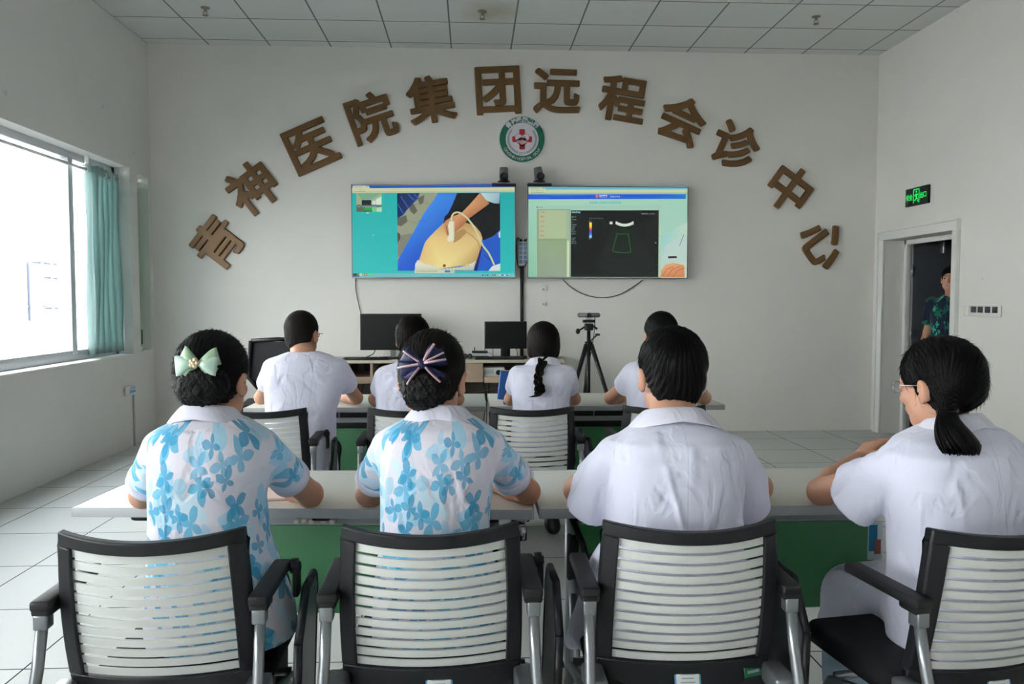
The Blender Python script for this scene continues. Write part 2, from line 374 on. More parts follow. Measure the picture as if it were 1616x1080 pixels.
# left wall with its window openings
def wall_with_holes(name, x0, x1, y0, y1, z1, holes, m):
    "wall slab between x0 and x1; holes (ya, yb, za, zb)"
    b = MB(); ys = sorted({y0, y1, *[h[0] for h in holes], *[h[1] for h in holes]})
    for a, c in zip(ys, ys[1:]):
        hs = [h for h in holes if h[0] <= a+1e-6 and h[1] >= c-1e-6]
        zs = [(0, z1)] if not hs else [(0, hs[0][2]), (hs[0][3], z1)]
        for za, zb in zs:
            if zb-za > .001: b.box(((x0+x1)/2, (a+c)/2, (za+zb)/2), (x1-x0, c-a, zb-za))
    return struct(b.build(name, m))
WIN = [(3.25, 7.46, .84, 2.535), (-2.05, 2.05, .84, 2.535), (-6.8, -3.2, .84, 2.535)]
NICHE = (7.62, 7.87, .86, 2.51)
wall_with_holes('wall_left', XL-T, XL, YF-T, YB, ZC, WIN+[NICHE], WALLL)
DOOR = (6.60, 7.74, 0, 1.925)
wall_with_holes('wall_right', XR, XR+T, YF-T, YB, ZC, [DOOR], WALL)

ALU = mat('grey_window_aluminium', 'b9bcc0', .45, .3); WHITE = mat('white_plaster_trim', 'e4e3df', .6)
gm = bpy.data.materials.new('window_glass'); gm.use_nodes = True; _n = gm.node_tree; _n.nodes.remove(_n.nodes['Principled BSDF'])
_t = _n.nodes.new('ShaderNodeBsdfTransparent'); _g = _n.nodes.new('ShaderNodeBsdfGlossy'); _g.inputs['Roughness'].default_value = .02; _fr = _n.nodes.new('ShaderNodeLayerWeight'); _fr.inputs[0].default_value = .12
_x = _n.nodes.new('ShaderNodeMixShader'); _n.links.new(math_node(_n, 'MULTIPLY', math_node(_n, 'POWER', _fr.outputs[1], 3.0), .6), _x.inputs[0]); _n.links.new(_t.outputs[0], _x.inputs[1]); _n.links.new(_g.outputs[0], _x.inputs[2]); _n.links.new(_x.outputs[0], _n.nodes['Material Output'].inputs[0])
_t.inputs[0].default_value = (.96, .98, .97, 1)
for i, (ya, yb, za, zb) in enumerate(WIN):
    X = XL-.17; fb = MB()
    for z0, z1 in ((za, za+.085), (zb-.06, zb)): fb.box((X, (ya+yb)/2, (z0+z1)/2), (.07, yb-ya, z1-z0), .004)
    for y in (ya+.03, yb-.03): fb.box((X, y, (za+zb)/2), (.07, .06, zb-za), .004)
    k = 1
    ym = [6.655, 5.25, 3.9] if i == 0 else [ya+(yb-ya)*t for t in (.33, .66)]
    for y in ym: fb.box((X, y, (za+zb)/2), (.08, .075, zb-za-.1), .004)
    fr = struct(fb.build('window_%d' % (i+1), ALU))
    gl = MB(); gl.box((X-.01, (ya+yb)/2, (za+zb)/2), (.006, yb-ya-.08, zb-za-.1)); gl.build('pane', gm, fr)
    sl = MB(); sl.box((XL-.10, (ya+yb)/2, za-.004), (.215, yb-ya-.002, .012), .003); s_ = sl.build('sill', WHITE, fr)
# pane behind the narrow niche window
nb = MB(); ya, yb, za, zb = NICHE; X = XL-.19
for z in (za+.02, zb-.02): nb.box((X, (ya+yb)/2, z), (.05, yb-ya, .04), .003)
for y in (ya+.015, yb-.015): nb.box((X, y, (za+zb)/2), (.05, .03, zb-za), .003)
fr = struct(nb.build('window_4', ALU)); gl = MB(); gl.box((X-.01, (ya+yb)/2, (za+zb)/2), (.006, yb-ya-.03, zb-za-.05)); gl.build('pane', gm, fr)
sl = MB(); sl.box((XL-.095, (ya+yb)/2, za-.004), (.22, yb-ya-.002, .012), .003); sl.build('sill', WHITE, fr)

# curtains
def cloth_mat(name, c, rough=.8, tl=.25):
    m = mat(name, c, rough, spec=.2, bump=(300, .15, .001)); nt = m.node_tree; b = nt.nodes['Principled BSDF']
    t = nt.nodes.new('ShaderNodeBsdfTranslucent'); t.inputs[0].default_value = lin(c); x = nt.nodes.new('ShaderNodeMixShader'); x.inputs[0].default_value = tl
    nt.links.new(b.outputs[0], x.inputs[1]); nt.links.new(t.outputs[0], x.inputs[2]); nt.links.new(x.outputs[0], nt.nodes['Material Output'].inputs[0]); return m
CURT = cloth_mat('blue_green_curtain_cloth', 'adc3c1', tl=.42); CURG = cloth_mat('green_curtain_cloth', '69a07b', tl=.3)
def curtain(b, x0, ya, yb, z0, z1, folds, amp, seed):
    rnd = random.Random(seed); n = folds*10; m = 14; vs = []
    ph = [rnd.uniform(-.4, .4) for _ in range(folds+2)]
    for j in range(m+1):
        z = z1+(z0-z1)*j/m
        for i in range(n+1):
            t = i/n; a = 2*math.pi*folds*t+ph[int(t*folds)]*math.sin(3*j/m)
            vs.append((x0+amp*math.sin(a)*(1+.15*math.sin(j*.7+t*9))+.012*math.sin(j/m*3+t*5), ya+(yb-ya)*t+.3*amp*math.sin(2*a+1), z+(.004*math.sin(a) if j == m else 0)))
    b.add(vs, [[j*(n+1)+i, j*(n+1)+i+1, (j+1)*(n+1)+i+1, (j+1)*(n+1)+i] for j in range(m) for i in range(n)], 0, True)
r = thing('curtain', 'blue-green curtain drawn to the right end of the wide window', 'curtain', (XL-.09, 7.2, .86), 0)
cb = MB(); curtain(cb, 0, -.40, .24, .012, 1.60, 6, .045, 3); o = cb.build('curtain_cloth', CURT, r)
sm_ = o.modifiers.new('thickness', 'SOLIDIFY'); sm_.thickness = .002
for y in (-.38, -.22, -.06, .10, .2):
    rg = MB()
    pts = [(.0+.024*math.cos(a), y, 1.555+.024*math.sin(a)) for a in [2*math.pi*k/20 for k in range(21)]]
    rg.tube([(p[0], p[1], p[2]) for p in pts], .006, 8); rg.build('eyelet', WHITE, r)
r = thing('curtain_rod', 'long white curtain rod under the top of the wide window', 'curtain rod', (XL-.09, 5.3, 2.415))
rb = MB(); rb.cyl((0, -2.0, 0), (0, 2.1, 0), .013); rb.build('rod', WHITE, r)
for y in (-1.9, -.55, 1.55):
    bb = MB(); bb.box((0, y, .06), (.03, .025, .12), .004); bb.cyl((0, y-.02, 0), (0, y+.02, 0), .02); bb.build('bracket', WHITE, r)
r = thing('curtain', 'narrow green curtain hanging in the slit window beside the corner', 'curtain', (XL-.11, 7.745, .87))
cb = MB(); curtain(cb, 0, -.115, .115, .01, 1.56, 3, .03, 9); o = cb.build('curtain_cloth', CURG, r); sm_ = o.modifiers.new('thickness', 'SOLIDIFY'); sm_.thickness = .002
rb = MB(); rb.cyl((0, -.12, 1.575), (0, .12, 1.575), .012); rb.box((.02, .04, 1.60), (.05, .05, .04), .004); rb.build('rod', mat('cream_plastic', 'd9d6c4', .5), r)
hm = MB(); hm.box((.034, .0, .11), (.006, .2, .14), .002); hm.build('hem_band', mat('dark_green_hem', '44604f', .8), r)

# the white building across the yard
OUTW = mat('white_facade_paint', 'f2f2f2', .9); OUTG = mat('facade_window_glass', '4a5262', .3); OUTL = mat('facade_joint', 'c9c9cb', .9)
bld = thing('building', 'overexposed white building with a grey window, seen through the wide window', 'building', (-9.6, 12, -3))
b = MB(); b.box((-2, 0, 7.1), (4, 40, 7.8)); b.build('facade', OUTW, bld)
b = MB(); b.box((-1.98, 0, 1.6), (4, 40, 3.2)); b.build('added_dark_base', mat('added_base_grey', '6e7072', .9), bld)  # unseen dark base, added to cut the light thrown upward into the room
b = MB()
for z in (4.20, 5.52, 3.24): b.box((.012, 0, z), (.02, 40, .025))
for y in range(-16, 18, 4): b.box((.012, y+1.2, 3.0), (.02, .025, 4))
b.build('facade_joint', OUTL, bld)
for y0 in (-2.9+4.6, -2.9, -2.9+9.2):
    f = MB(); f.box((.05, y0, 4.55), (.08, 1.1, 1.30)); fo = f.build('facade_window', OUTG, bld)
    g = MB()
    for yy in (-.55, -.12, .28, .55): g.box((.1, y0+yy, 4.55), (.04, .05, 1.34))
    for zz in (3.9, 4.2, 4.88, 5.2): g.box((.1, y0, zz), (.04, 1.1, .05))
    g.box((.09, y0-.33, 4.5), (.03, .36, 1.2)); g.build('window_frame', OUTW, fo)
gr = MB(); gr.box((-30, 5, -3.1), (53, 80, .1)); struct(gr.build('ground', mat('dark_yard_asphalt', '4c4e4e', .9)))

# ------------------------------------------------------------------ doorway and corridor on the right
DW = mat('white_door_paint', 'd9d9d6', .5); DG = mat('shaded_door_grey', '60636a', .5); STEEL = mat('brushed_steel', 'c8c8c6', .3, .9); COR = mat('corridor_paint', '8b8c90', .8)
b = MB(); ya, yb, _, zt = DOOR
for y in (ya-.045, yb+.045): b.box((XR-.012, y, zt/2), (.024, .09, zt), .003)
b.box((XR-.012, (ya+yb)/2, zt+.045), (.024, yb-ya+.18, .09), .003)
for y in (ya-.084, yb+.084): b.box((XR-.032, y, (zt+.08)/2), (.018, .014, zt+.08), .003)
b.box((XR-.032, (ya+yb)/2, zt+.085), (.018, yb-ya+.182, .014), .003)
struct(b.build('trim_1', DW))
b = MB(); b.box((XR+T-.02, yb-.022, zt/2), (.05, .044, zt), .003); b.box((XR+T-.02, ya+.022, zt/2), (.05, .044, zt), .003); b.box((XR+T-.02, (ya+yb)/2, zt-.022), (.05, yb-ya, .044), .003)
struct(b.build('trim_2', DW))
d = thing('door', 'open door leaf swung out into the unlit corridor, its shade put into the grey', 'door', (XR+T+.03, yb-.03, 0), math.radians(14)); d.name = 'door_1'; d['kind'] = 'structure'
b = MB(); b.box((.50, .02, .96), (1.0, .04, 1.90), .003); b.build('door_leaf', DG, d)  # leaf grey has the shade of the unlit corridor painted in
b = MB(); b.box((.002, .02, .96), (.012, .042, 1.90), .002); b.build('door_edge', DW, d)
for z in (.25, 1.0, 1.62):
    b = MB(); b.cyl((-.012, -.012, z-.055), (-.012, -.012, z+.055), .009); b.box((.0, -.004, z), (.05, .004, .10)); b.build('hinge', STEEL, d)
b = MB(); b.box((.93, -.03, 1.0), (.03, .05, .16), .005); b.cyl((.93, -.055, 1.0), (.80, -.055, 1.0), .009); b.build('door_handle', STEEL, d)
b = MB(); b.box((.35, -.02, 1.86), (.03, .05, .12), .005); b.build('door_closer', STEEL, d)
# corridor shell
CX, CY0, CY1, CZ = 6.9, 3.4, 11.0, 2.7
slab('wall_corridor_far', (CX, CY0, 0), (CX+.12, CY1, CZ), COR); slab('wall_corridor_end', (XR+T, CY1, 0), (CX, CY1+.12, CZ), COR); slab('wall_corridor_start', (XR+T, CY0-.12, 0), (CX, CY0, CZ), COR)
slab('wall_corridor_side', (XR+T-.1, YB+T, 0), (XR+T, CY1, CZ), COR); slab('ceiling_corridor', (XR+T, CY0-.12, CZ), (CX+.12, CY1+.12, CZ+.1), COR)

# ------------------------------------------------------------------ ceiling fittings
CHROME = mat('chrome', 'd0d0d0', .2, 1)
def sprinkler(x, y, label):
    r = thing('ceiling_sprinkler', label, 'sprinkler', (x, y, ZC), 0, 'fire sprinklers in the ceiling')
    b = MB(); b.lathe([(.038, 0), (.036, -.006), (.012, -.010), (.010, -.03), (.005, -.035)], (0,0,0)); b.build('escutcheon', mat('sprinkler_brass', '8b8577', .4, .7), r)
    b = MB(); b.tube([(.012,0,-.03), (.016,0,-.045), (.004,0,-.06)], .003, 8); b.tube([(-.012,0,-.03), (-.016,0,-.045), (-.004,0,-.06)], .003, 8); b.lathe([(.024, -.062), (.026, -.064), (.024, -.067)], (0,0,0)); b.build('deflector', mat('sprinkler_brass', '8b8577', .4, .7), r)
sprinkler(-2.232, 6.951, 'ceiling sprinkler nearest the window wall')
sprinkler(.093, 6.922, 'ceiling sprinkler in the middle of a brown water stain')
sprinkler(2.985, 6.899, 'ceiling sprinkler nearest the doorway wall')
r = thing('ceiling_vent', 'white slotted vent in the ceiling right of centre', 'vent', (2.34, 6.40, ZC-.012))
b = MB(); b.box((0, 0, 0), (.5, .30, .02), .004); b.build('vent_frame', WHITE, r)
for i in range(8):
    b = MB(); b.box((-.13+i*.035, -.02, -.012), (.018, .16, .008), 0, rot=(0, .5, 0)); b.build('louvre', mat('vent_louvre_grey', '595c60', .6), r)  # louvres are a darker grey than the frame

# ------------------------------------------------------------------ characters over the screens
BRONZE = mat('bronze_board', '6e4f2b', .38, .25, vary=(3, .08))
GL = [('青', 343, 383, 52, 'leftmost, above the seated women near the window wall'), ('神', 398, 297, 37, 'second from the left'), ('医', 491, 231, 24, 'third from the left'),
      ('院', 586, 185, 19, 'fourth from the left'), ('集', 680, 157, 10, 'fifth from the left'), ('团', 786, 143, 3, 'just above and left of the round emblem'),
      ('远', 879, 144, -1, 'just above and right of the round emblem'), ('程', 983, 157, -9, 'above the right screen, left end'), ('会', 1077, 190, -23, 'above the right end of the right screen'),
      ('诊', 1161, 231, -24, 'third from the right'), ('中', 1246, 298, -36, 'second from the right'), ('心', 1300, 385, -54, 'rightmost, nearest the doorway')]
for ch, px, py, ang, wh in GL:
    V, Fc = bold_glyph(ch, .50, .0135, .03)
    p = at(px, py, YB-.015)
    o = np_mesh('wall_letter', V, Fc, [BRONZE]); o.location = (p.x, YB-.001, p.z); o.rotation_euler = (0, -math.radians(ang), 0)
    smooth_angle(o, 42)
    tag(o, 'bronze character %s on the back wall, %s' % (ch, wh), 'sign', 'bronze characters arched over the screens')
# ------------------------------------------------------------------ wall screens
EXPO = SC.view_settings.exposure
def screen_mat(name):
    m = bpy.data.materials.new(name); m.use_nodes = True; nt = m.node_tree; b = nt.nodes['Principled BSDF']
    b.inputs['Base Color'].default_value = (.01, .01, .01, 1); b.inputs['Roughness'].default_value = .25
    a = nt.nodes.new('ShaderNodeAttribute'); a.attribute_name = 'pixels'; nt.links.new(a.outputs['Color'], b.inputs['Emission Color'])
    b.inputs['Emission Strength'].default_value = .92/2**EXPO; return m
SCR = screen_mat('lit_display')
class Pic:
    "a picture on a display: flat coloured areas; corners of the measured frame map to the display"
    def __init__(s, fr, W, H): s.fr = fr; s.W = W; s.H = H; s.v = []; s.f = []; s.c = []; s.k = 0
    def P(s, x, y):
        x0, x1, t0, t1, bt = s.fr; u = (x-x0)/(x1-x0); t = t0+(t1-t0)*u; v = (y-t)/(bt-t)
        return ((u-.5)*s.W, (.5-v)*s.H)
    def poly(s, pts, col):
        s.k += 1; d = -.00012*s.k; n = len(s.v)
        for i, p in enumerate(pts):
            q = s.P(*p); s.v.append((q[0], d, q[1])); s.c.append(lin(col[i] if isinstance(col, list) else col))
        s.f.append(list(range(n, n+len(pts))))
    def rect(s, x0, y0, x1, y1, col): s.poly([(x0, y0), (x1, y0), (x1, y1), (x0, y1)], col)
    def line(s, pts, w, col):
        for i in range(len(pts)-1):
            (ax, ay), (bx, by) = pts[i], pts[i+1]; L = math.hypot(bx-ax, by-ay) or 1; nx, ny = -(by-ay)/L*w/2, (bx-ax)/L*w/2
            s.poly([(ax+nx, ay+ny), (bx+nx, by+ny), (bx-nx, by-ny), (ax-nx, ay-ny)], col); s.k -= 1
        s.k += 1
    def disc(s, x, y, r, col): s.poly([(x+r*math.cos(a*.523), y+r*math.sin(a*.523)) for a in range(12)], col)
    def text(s, x, y, body, h, col, bold=0, left=True):
        V, Fa = text_mesh(body, 1.0, bold)
        if not len(V): return
        sc = h*.9; V = V*sc; x += (V[:, 0].max() if left else 0); s.k += 1; n = len(s.v)
        for p in V:
            q = s.P(x+p[0], y-p[1]); s.v.append((q[0], -.00012*s.k, q[1])); s.c.append(lin(col))
        s.f += [[i+n for i in f] for f in Fa]
    def build(s, parent, y):
        me = bpy.data.meshes.new('display'); me.from_pydata(s.v, [], s.f); me.materials.append(SCR)
        a = me.color_attributes.new('pixels', 'FLOAT_COLOR', 'POINT'); a.data.foreach_set('color', np.array(s.c, np.float32).ravel())
        o = bpy.data.objects.new('display', me); COL.objects.link(o); o.parent = parent; o.location = (0, y, 0); return o
rgb = lambda *c: '%02x%02x%02x' % c
BLACK = mat('black_plastic', '0b0b0e', .45); SILV = mat('silver_bezel', '8f9296', .35, .6); DARK = mat('dark_metal', '26272b', .4, .5)
def wall_screen(cx, cz, W, H, label):
    r = thing('wall_television', label, 'television', (cx, YB-.001, cz))
    b = MB(); b.box((0, -.02, 0), (W*.5, .038, H*.5), .004); b.build('wall_mount', DARK, r)
    b = MB(); b.box((0, -.062, 0), (W, .048, H), .008); b.build('casing', BLACK, r)
    b = MB()
    for z in (-H/2+.006, H/2-.004): b.box((0, -.084, z), (W+.004, .014, .014 if z < 0 else .010), .002)
    for x in (-W/2+.004, W/2-.004): b.box((x, -.084, 0), (.010, .014, H), .002)
    b.build('bezel', SILV, r)
    return r
tv = wall_screen(-.370, 2.002, 1.595, .905, 'left wall screen with a teal desktop and an ultrasound probe on a belly')
p = Pic((92, 1463, 130, 150, 912), 1.578, .885)
p.poly([(92, 130), (1463, 150), (1463, 912), (92, 912)], [rgb(30,176,172), rgb(24,170,168), rgb(34,190,188), rgb(40,192,190)])
p.rect(92, 128, 1463, 154, rgb(22,92,185)); p.rect(92, 155, 1463, 197, rgb(203,208,168)); p.rect(92, 182, 1463, 197, rgb(184,196,152)); p.poly([(100, 134), (232, 134), (244, 158), (92, 158)], rgb(203,206,170))
p.disc(216, 141, 5, rgb(200,90,70)); p.text(118, 143, '远程会诊系统', 11, rgb(130,140,110)); p.text(120, 162, '← → C 10.0.0.8', 11, rgb(150,110,80)); p.text(105, 181, '远程会诊系统登录 影像中心', 10, rgb(80,90,70))
p.rect(128, 197, 340, 355, rgb(160,178,150)); p.poly([(128,197),(340,197),(255,250),(172,250)], rgb(120,168,140)); p.poly([(128,215),(172,250),(172,300),(128,320)], rgb(165,172,128))
p.rect(172, 255, 252, 302, rgb(12,24,40)); p.rect(262, 262, 288, 300, rgb(205,225,210)); p.poly([(292,250),(338,225),(338,325),(292,310)], rgb(215,230,208)); p.rect(128, 300, 200, 355, rgb(88,98,82)); p.rect(128,296,340,316,rgb(96,118,116))
p.rect(190, 318, 258, 347, rgb(22,165,72)); p.poly([(264,318),(318,318),(330,345),(264,345)], rgb(105,205,145)); p.rect(298, 325, 340, 355, rgb(190,215,190)); p.rect(190, 346, 262, 353, rgb(16,50,40))
for x in (150, 185, 205, 225, 245, 270, 290): p.disc(x, 300, 6, rgb(30,45,55)); p.rect(x-5, 304, x+5, 314, rgb(150,170,175))
p.rect(206, 358, 236, 376, rgb(90,130,125)); p.rect(209, 360, 233, 372, rgb(190,205,195)); p.poly([(262,548),(275,552),(268,562)], rgb(210,225,225))
p.rect(470, 200, 1340, 858, rgb(150,156,132)); p.poly([(470,560),(600,540),(520,720),(470,740)], rgb(128,132,116))
p.line([(560,330),(700,260)], 3, rgb(120,126,106)); p.line([(540,420),(660,470)], 3, rgb(120,126,106)); p.line([(620,250),(760,300)], 3, rgb(120,126,106)); p.line([(500,600),(590,560)], 3, rgb(120,126,106))
p.poly([(470,410),(545,385),(556,440),(500,480),(470,470)], rgb(96,98,82)); p.poly([(560,300),(610,290),(640,350),(610,380),(580,350)], rgb(96,98,82)); p.poly([(640,240),(700,215),(690,280),(660,300)], rgb(100,102,88)); p.poly([(470,530),(492,545),(495,585),(470,620)], rgb(70,72,62))
p.poly([(470,200),(660,200),(640,250),(598,292),(560,330),(520,385),(470,412)], [rgb(8,20,70), rgb(16,50,120), rgb(14,60,140), rgb(16,50,130), rgb(12,50,120), rgb(16,70,150), rgb(10,30,90)])
for a in ((500,225,560,320), (560,205,610,260), (475,290,520,370), (610,205,640,235)): p.line([a[:2], a[2:]], 8, rgb(50,110,180))
p.poly([(815,200),(1340,200),(1340,858),(470,858),(470,770),(600,540),(700,360),(780,255)], [rgb(50,130,230), rgb(30,90,190), rgb(20,90,200), rgb(22,90,210), rgb(34,110,225), rgb(40,125,235), rgb(60,140,235), rgb(60,140,235)])
p.line([(640,440),(720,430)], 3, rgb(20,80,190)); p.line([(1200,720),(1290,800)], 6, rgb(10,40,120)); p.line([(1180,640),(1130,858)], 26, rgb(10,30,110))
p.poly([(975,203),(1340,203),(1340,510),(1290,560),(1200,600),(1100,520),(860,450),(868,400),(900,370),(935,300)], rgb(6,8,14))
p.poly([(860,455),(900,440),(1000,440),(1120,470),(1170,530),(1188,580),(1175,660),(1140,770),(1130,800),(860,835),(640,800),(660,740),(700,620),(740,570),(800,510)],
       [rgb(210,175,110), rgb(190,150,95), rgb(165,128,85), rgb(185,150,100), rgb(205,175,115), rgb(215,185,125), rgb(190,155,95), rgb(185,150,90), rgb(190,155,95), rgb(240,225,150), rgb(225,195,130), rgb(225,190,125), rgb(228,196,130), rgb(232,200,130), rgb(225,190,120)])
p.poly([(900,560),(1030,500),(1060,530),(1000,590),(950,620)], rgb(176,140,88)); p.line([(1040,520),(1100,560),(1150,610),(1170,680)], 9, rgb(178,146,92))
p.poly([(1165,205),(1250,290),(1070,420),(1020,480),(960,530),(900,572),(878,540),(862,490),(870,440),(930,400),(1010,370),(1080,300)],
       [rgb(205,145,100), rgb(180,120,80), rgb(175,112,75), rgb(165,100,65), rgb(170,105,70), rgb(190,125,85), rgb(205,150,110), rgb(200,145,105), rgb(195,135,95), rgb(200,140,98), rgb(215,155,108), rgb(215,158,110)])
p.line([(880,470),(900,560)], 5, rgb(140,85,55)); p.line([(900,440),(915,520)], 4, rgb(150,92,60))
p.poly([(1170,203),(1338,203),(1334,292),(1290,290),(1225,268)], [rgb(190,215,215), rgb(150,185,200), rgb(120,160,185), rgb(150,190,200), rgb(180,210,210)])
p.poly([(905,440),(950,440),(952,560),(945,605),(905,614),(886,596),(905,545),(898,480)], rgb(226,226,196)); p.line([(945,450),(948,600)], 5, rgb(190,188,160))
p.line([(925,440),(928,400),(945,372),(975,362),(1010,372),(1060,412),(1100,462),(1130,510),(1160,580),(1195,650),(1240,705),(1268,760),(1290,810)], 15, rgb(206,206,160))
p.poly([(640,765),(700,800),(860,838),(1000,825),(1100,795),(1135,770),(1112,856),(615,850),(618,800)], [rgb(215,215,200), rgb(225,225,205), rgb(215,212,190), rgb(210,210,190), rgb(225,222,205), rgb(205,205,190), rgb(170,178,160), rgb(200,205,190), rgb(225,228,210)])
for i in range(9): p.line([(840+i*28, 842-i*4), (852+i*28, 850-i*4)], 5, rgb(120,120,100))
p.disc(865, 815, 14, rgb(128,88,50)); p.poly([(1240,858),(1270,820),(1340,795),(1340,858)], rgb(215,225,220)); p.poly([(1325,540),(1340,520),(1340,580),(1328,575)], rgb(215,225,225))
p.rect(612, 850, 950, 878, rgb(205,210,170)); p.rect(868, 854, 915, 872, rgb(50,130,215)); p.text(630, 862, '正在与远程会诊终端共享您的桌面', 13, rgb(110,118,90)); p.rect(925, 856, 942, 870, rgb(150,190,200))
p.rect(92, 880, 1463, 912, rgb(115,188,196)); p.rect(92, 880, 150, 912, rgb(70,120,130))
for x, c in ((112, rgb(30,50,60)), (158, rgb(215,205,110)), (201, rgb(205,60,45)), (245, rgb(110,215,60))): p.disc(x, 892, 13, c)
p.disc(201, 892, 6, rgb(210,220,120))
for i, c in enumerate((rgb(60,80,120), rgb(70,120,200), rgb(50,90,120), rgb(100,200,90), rgb(60,140,170), rgb(180,60,50), rgb(210,200,80), rgb(220,230,230), rgb(60,90,110), rgb(220,230,230), rgb(60,80,90))): p.disc(1190+i*21, 895, 7, c)
p.text(1400, 890, '10:19', 11, rgb(235,240,240))
p.build(tv, -.0862)
tv2 = wall_screen(1.343, 2.001, 1.595, .905, 'right wall screen with a black ultrasound image and green outline')
p = Pic((80, 1422, 142, 155, 910), 1.578, .885)
p.poly([(80,142),(1422,155),(1422,912),(80,912)], [rgb(165,212,190), rgb(160,208,190), rgb(172,210,188), rgb(140,195,165)])
p.rect(80, 140, 1422, 166, rgb(104,182,200)); p.poly([(86,148),(215,148),(232,170),(80,170)], rgb(190,208,172)); p.rect(80, 166, 1422, 205, rgb(196,212,172)); p.rect(80, 192, 1422, 205, rgb(172,192,152)); p.disc(205, 152, 5, rgb(200,90,70))
p.text(100, 154, '远程会诊系统', 11, rgb(120,140,110)); p.text(105, 172, '← → C 10.0.0.8', 11, rgb(190,110,60)); p.text(100, 190, '远程会诊系统登录 影像中心', 10, rgb(70,85,70))
p.poly([(80,206),(400,206),(900,206),(1160,206),(1410,206),(1410,247),(1160,247),(900,247),(400,247),(80,247)], [rgb(20,80,220), rgb(18,130,215), rgb(20,100,220), rgb(30,90,225), rgb(20,140,205), rgb(18,120,205), rgb(20,100,215), rgb(18,90,215), rgb(16,110,215), rgb(18,70,215)])
p.disc(655, 224, 14, rgb(215,110,110)); p.text(675, 220, '远程医疗', 19, rgb(225,240,250), .03); p.text(765, 226, '远程会诊平台', 16, rgb(190,225,245), .01); p.line([(676,235),(745,235)], 2, rgb(200,225,245))
p.text(590, 276, '欢迎接入远程会诊信息系统!', 25, rgb(60,175,205), .01)
p.rect(146, 300, 1195, 912, rgb(168,205,182)); p.rect(146, 300, 1195, 328, rgb(160,204,184)); p.disc(155, 316, 5, rgb(20,30,40)); p.text(165, 316, '远程会诊', 11, rgb(80,110,110)); p.rect(152, 330, 432, 912, rgb(140,165,132))
p.rect(168, 338, 402, 580, rgb(172,192,152)); p.poly([(168,600),(402,600),(402,912),(168,912)], [rgb(146,170,135), rgb(146,170,128), rgb(150,165,145), rgb(145,160,140)]); p.rect(404, 338, 424, 595, rgb(160,182,158)); p.rect(404, 597, 424, 912, rgb(205,220,185))
for y, t in zip((355, 395, 436, 476, 516, 556), ('介绍', '病历', '检查', '诊断', '影像', '报告')): p.text(181, y, t, 19, rgb(225,95,75), .02)
p.rect(436, 342, 1180, 905, rgb(5,9,11)); p.rect(1180, 335, 1198, 912, rgb(176,205,180)); p.text(442, 358, 'mindray', 26, rgb(150,222,222), .02); p.text(1032, 371, '2023-08-09   10:19:33', 14, rgb(165,215,215)); p.line([(437,382),(1178,382)], 2, rgb(40,48,48))
for y, t in ((397, '腹部 MI'), (420, 'AP 3.2%'), (443, 'B'), (463, 'F H5.0M'), (478, 'D 16.3'), (493, 'G 50'), (508, 'FR 31'), (524, 'DR 115'), (540, 'iClear 4'), (575, 'C 3.1M'), (590, 'G 48'), (605, 'WF 117'), (620, 'PRF 1.5k')): p.text(443, y, t, 13, rgb(175,205,205))
p.text(590, 410, 'PRF1.5k  C3.1M  WF117Hz', 12, rgb(150,170,170))
yy = [445, 475, 500, 522, 545, 572]; cc = [rgb(250,235,90), rgb(245,225,60), rgb(220,60,30), rgb(40,60,220), rgb(60,130,240), rgb(170,240,220)]
for i in range(5): p.poly([(592,yy[i]),(613,yy[i]),(613,yy[i+1]),(592,yy[i+1])], [cc[i], cc[i], cc[i+1], cc[i+1]])
p.text(588, 436, '39.7', 12, rgb(220,225,225)); p.text(586, 580, '-39.7', 12, rgb(220,225,225)); p.rect(764, 438, 787, 459, rgb(215,225,215)); p.text(768, 449, 'M', 12, rgb(30,40,40))
p.poly([(790,500),(985,500),(1165,795),(1080,858),(980,880),(880,886),(780,876),(690,850),(600,805)], rgb(14,20,21))
arc = [(815+150*t, 432+44*4*t*(1-t)*.55) for t in [i/10 for i in range(11)]]; arc2 = [(x+(-10 if x < 890 else 0)+(5 if x > 890 else 5), y+30) for x, y in arc][::-1]
p.poly(arc+[(x, y) for x, y in [(967,460),(930,474),(890,480),(850,474),(812,458)]], rgb(208,222,205))
gcol = rgb(32,150,50); p.line([(828,537),(850,542),(885,544),(922,541)], 4, gcol); p.line([(922,541),(945,695)], 4, gcol); p.line([(945,695),(900,701),(845,698),(787,687)], 4, gcol); p.line([(787,687),(828,537)], 4, gcol)
for y in (453, 568, 686, 803): p.line([(1150,y),(1170,y)], 2, rgb(90,110,110))
p.disc(1155, 616, 6, rgb(170,200,200))
p.poly([(1200,560),(1422,440),(1422,912),(1200,912)], [rgb(150,210,205), rgb(190,215,195), rgb(205,215,190), rgb(195,210,190)]); p.poly([(1240,640),(1300,600),(1422,560),(1422,780),(1215,760)], rgb(188,212,205)); p.line([(1357,640),(1395,545)], 6, rgb(80,140,165))
p.poly([(1262,730),(1335,728),(1337,745),(1262,748)], rgb(35,38,36)); p.poly([(1198,905),(1205,850),(1240,800),(1310,786),(1400,806),(1405,908)], [rgb(200,130,85), rgb(225,155,105), rgb(235,170,125), rgb(230,165,120), rgb(215,145,100), rgb(205,130,85)])
for a in ((1215,900,1250,840), (1255,905,1300,840), (1300,908,1345,850)): p.line([a[:2], (a[2], a[3]), (a[2]+60, a[3]-22)], 5, rgb(170,95,60))
p.build(tv2, -.0862)

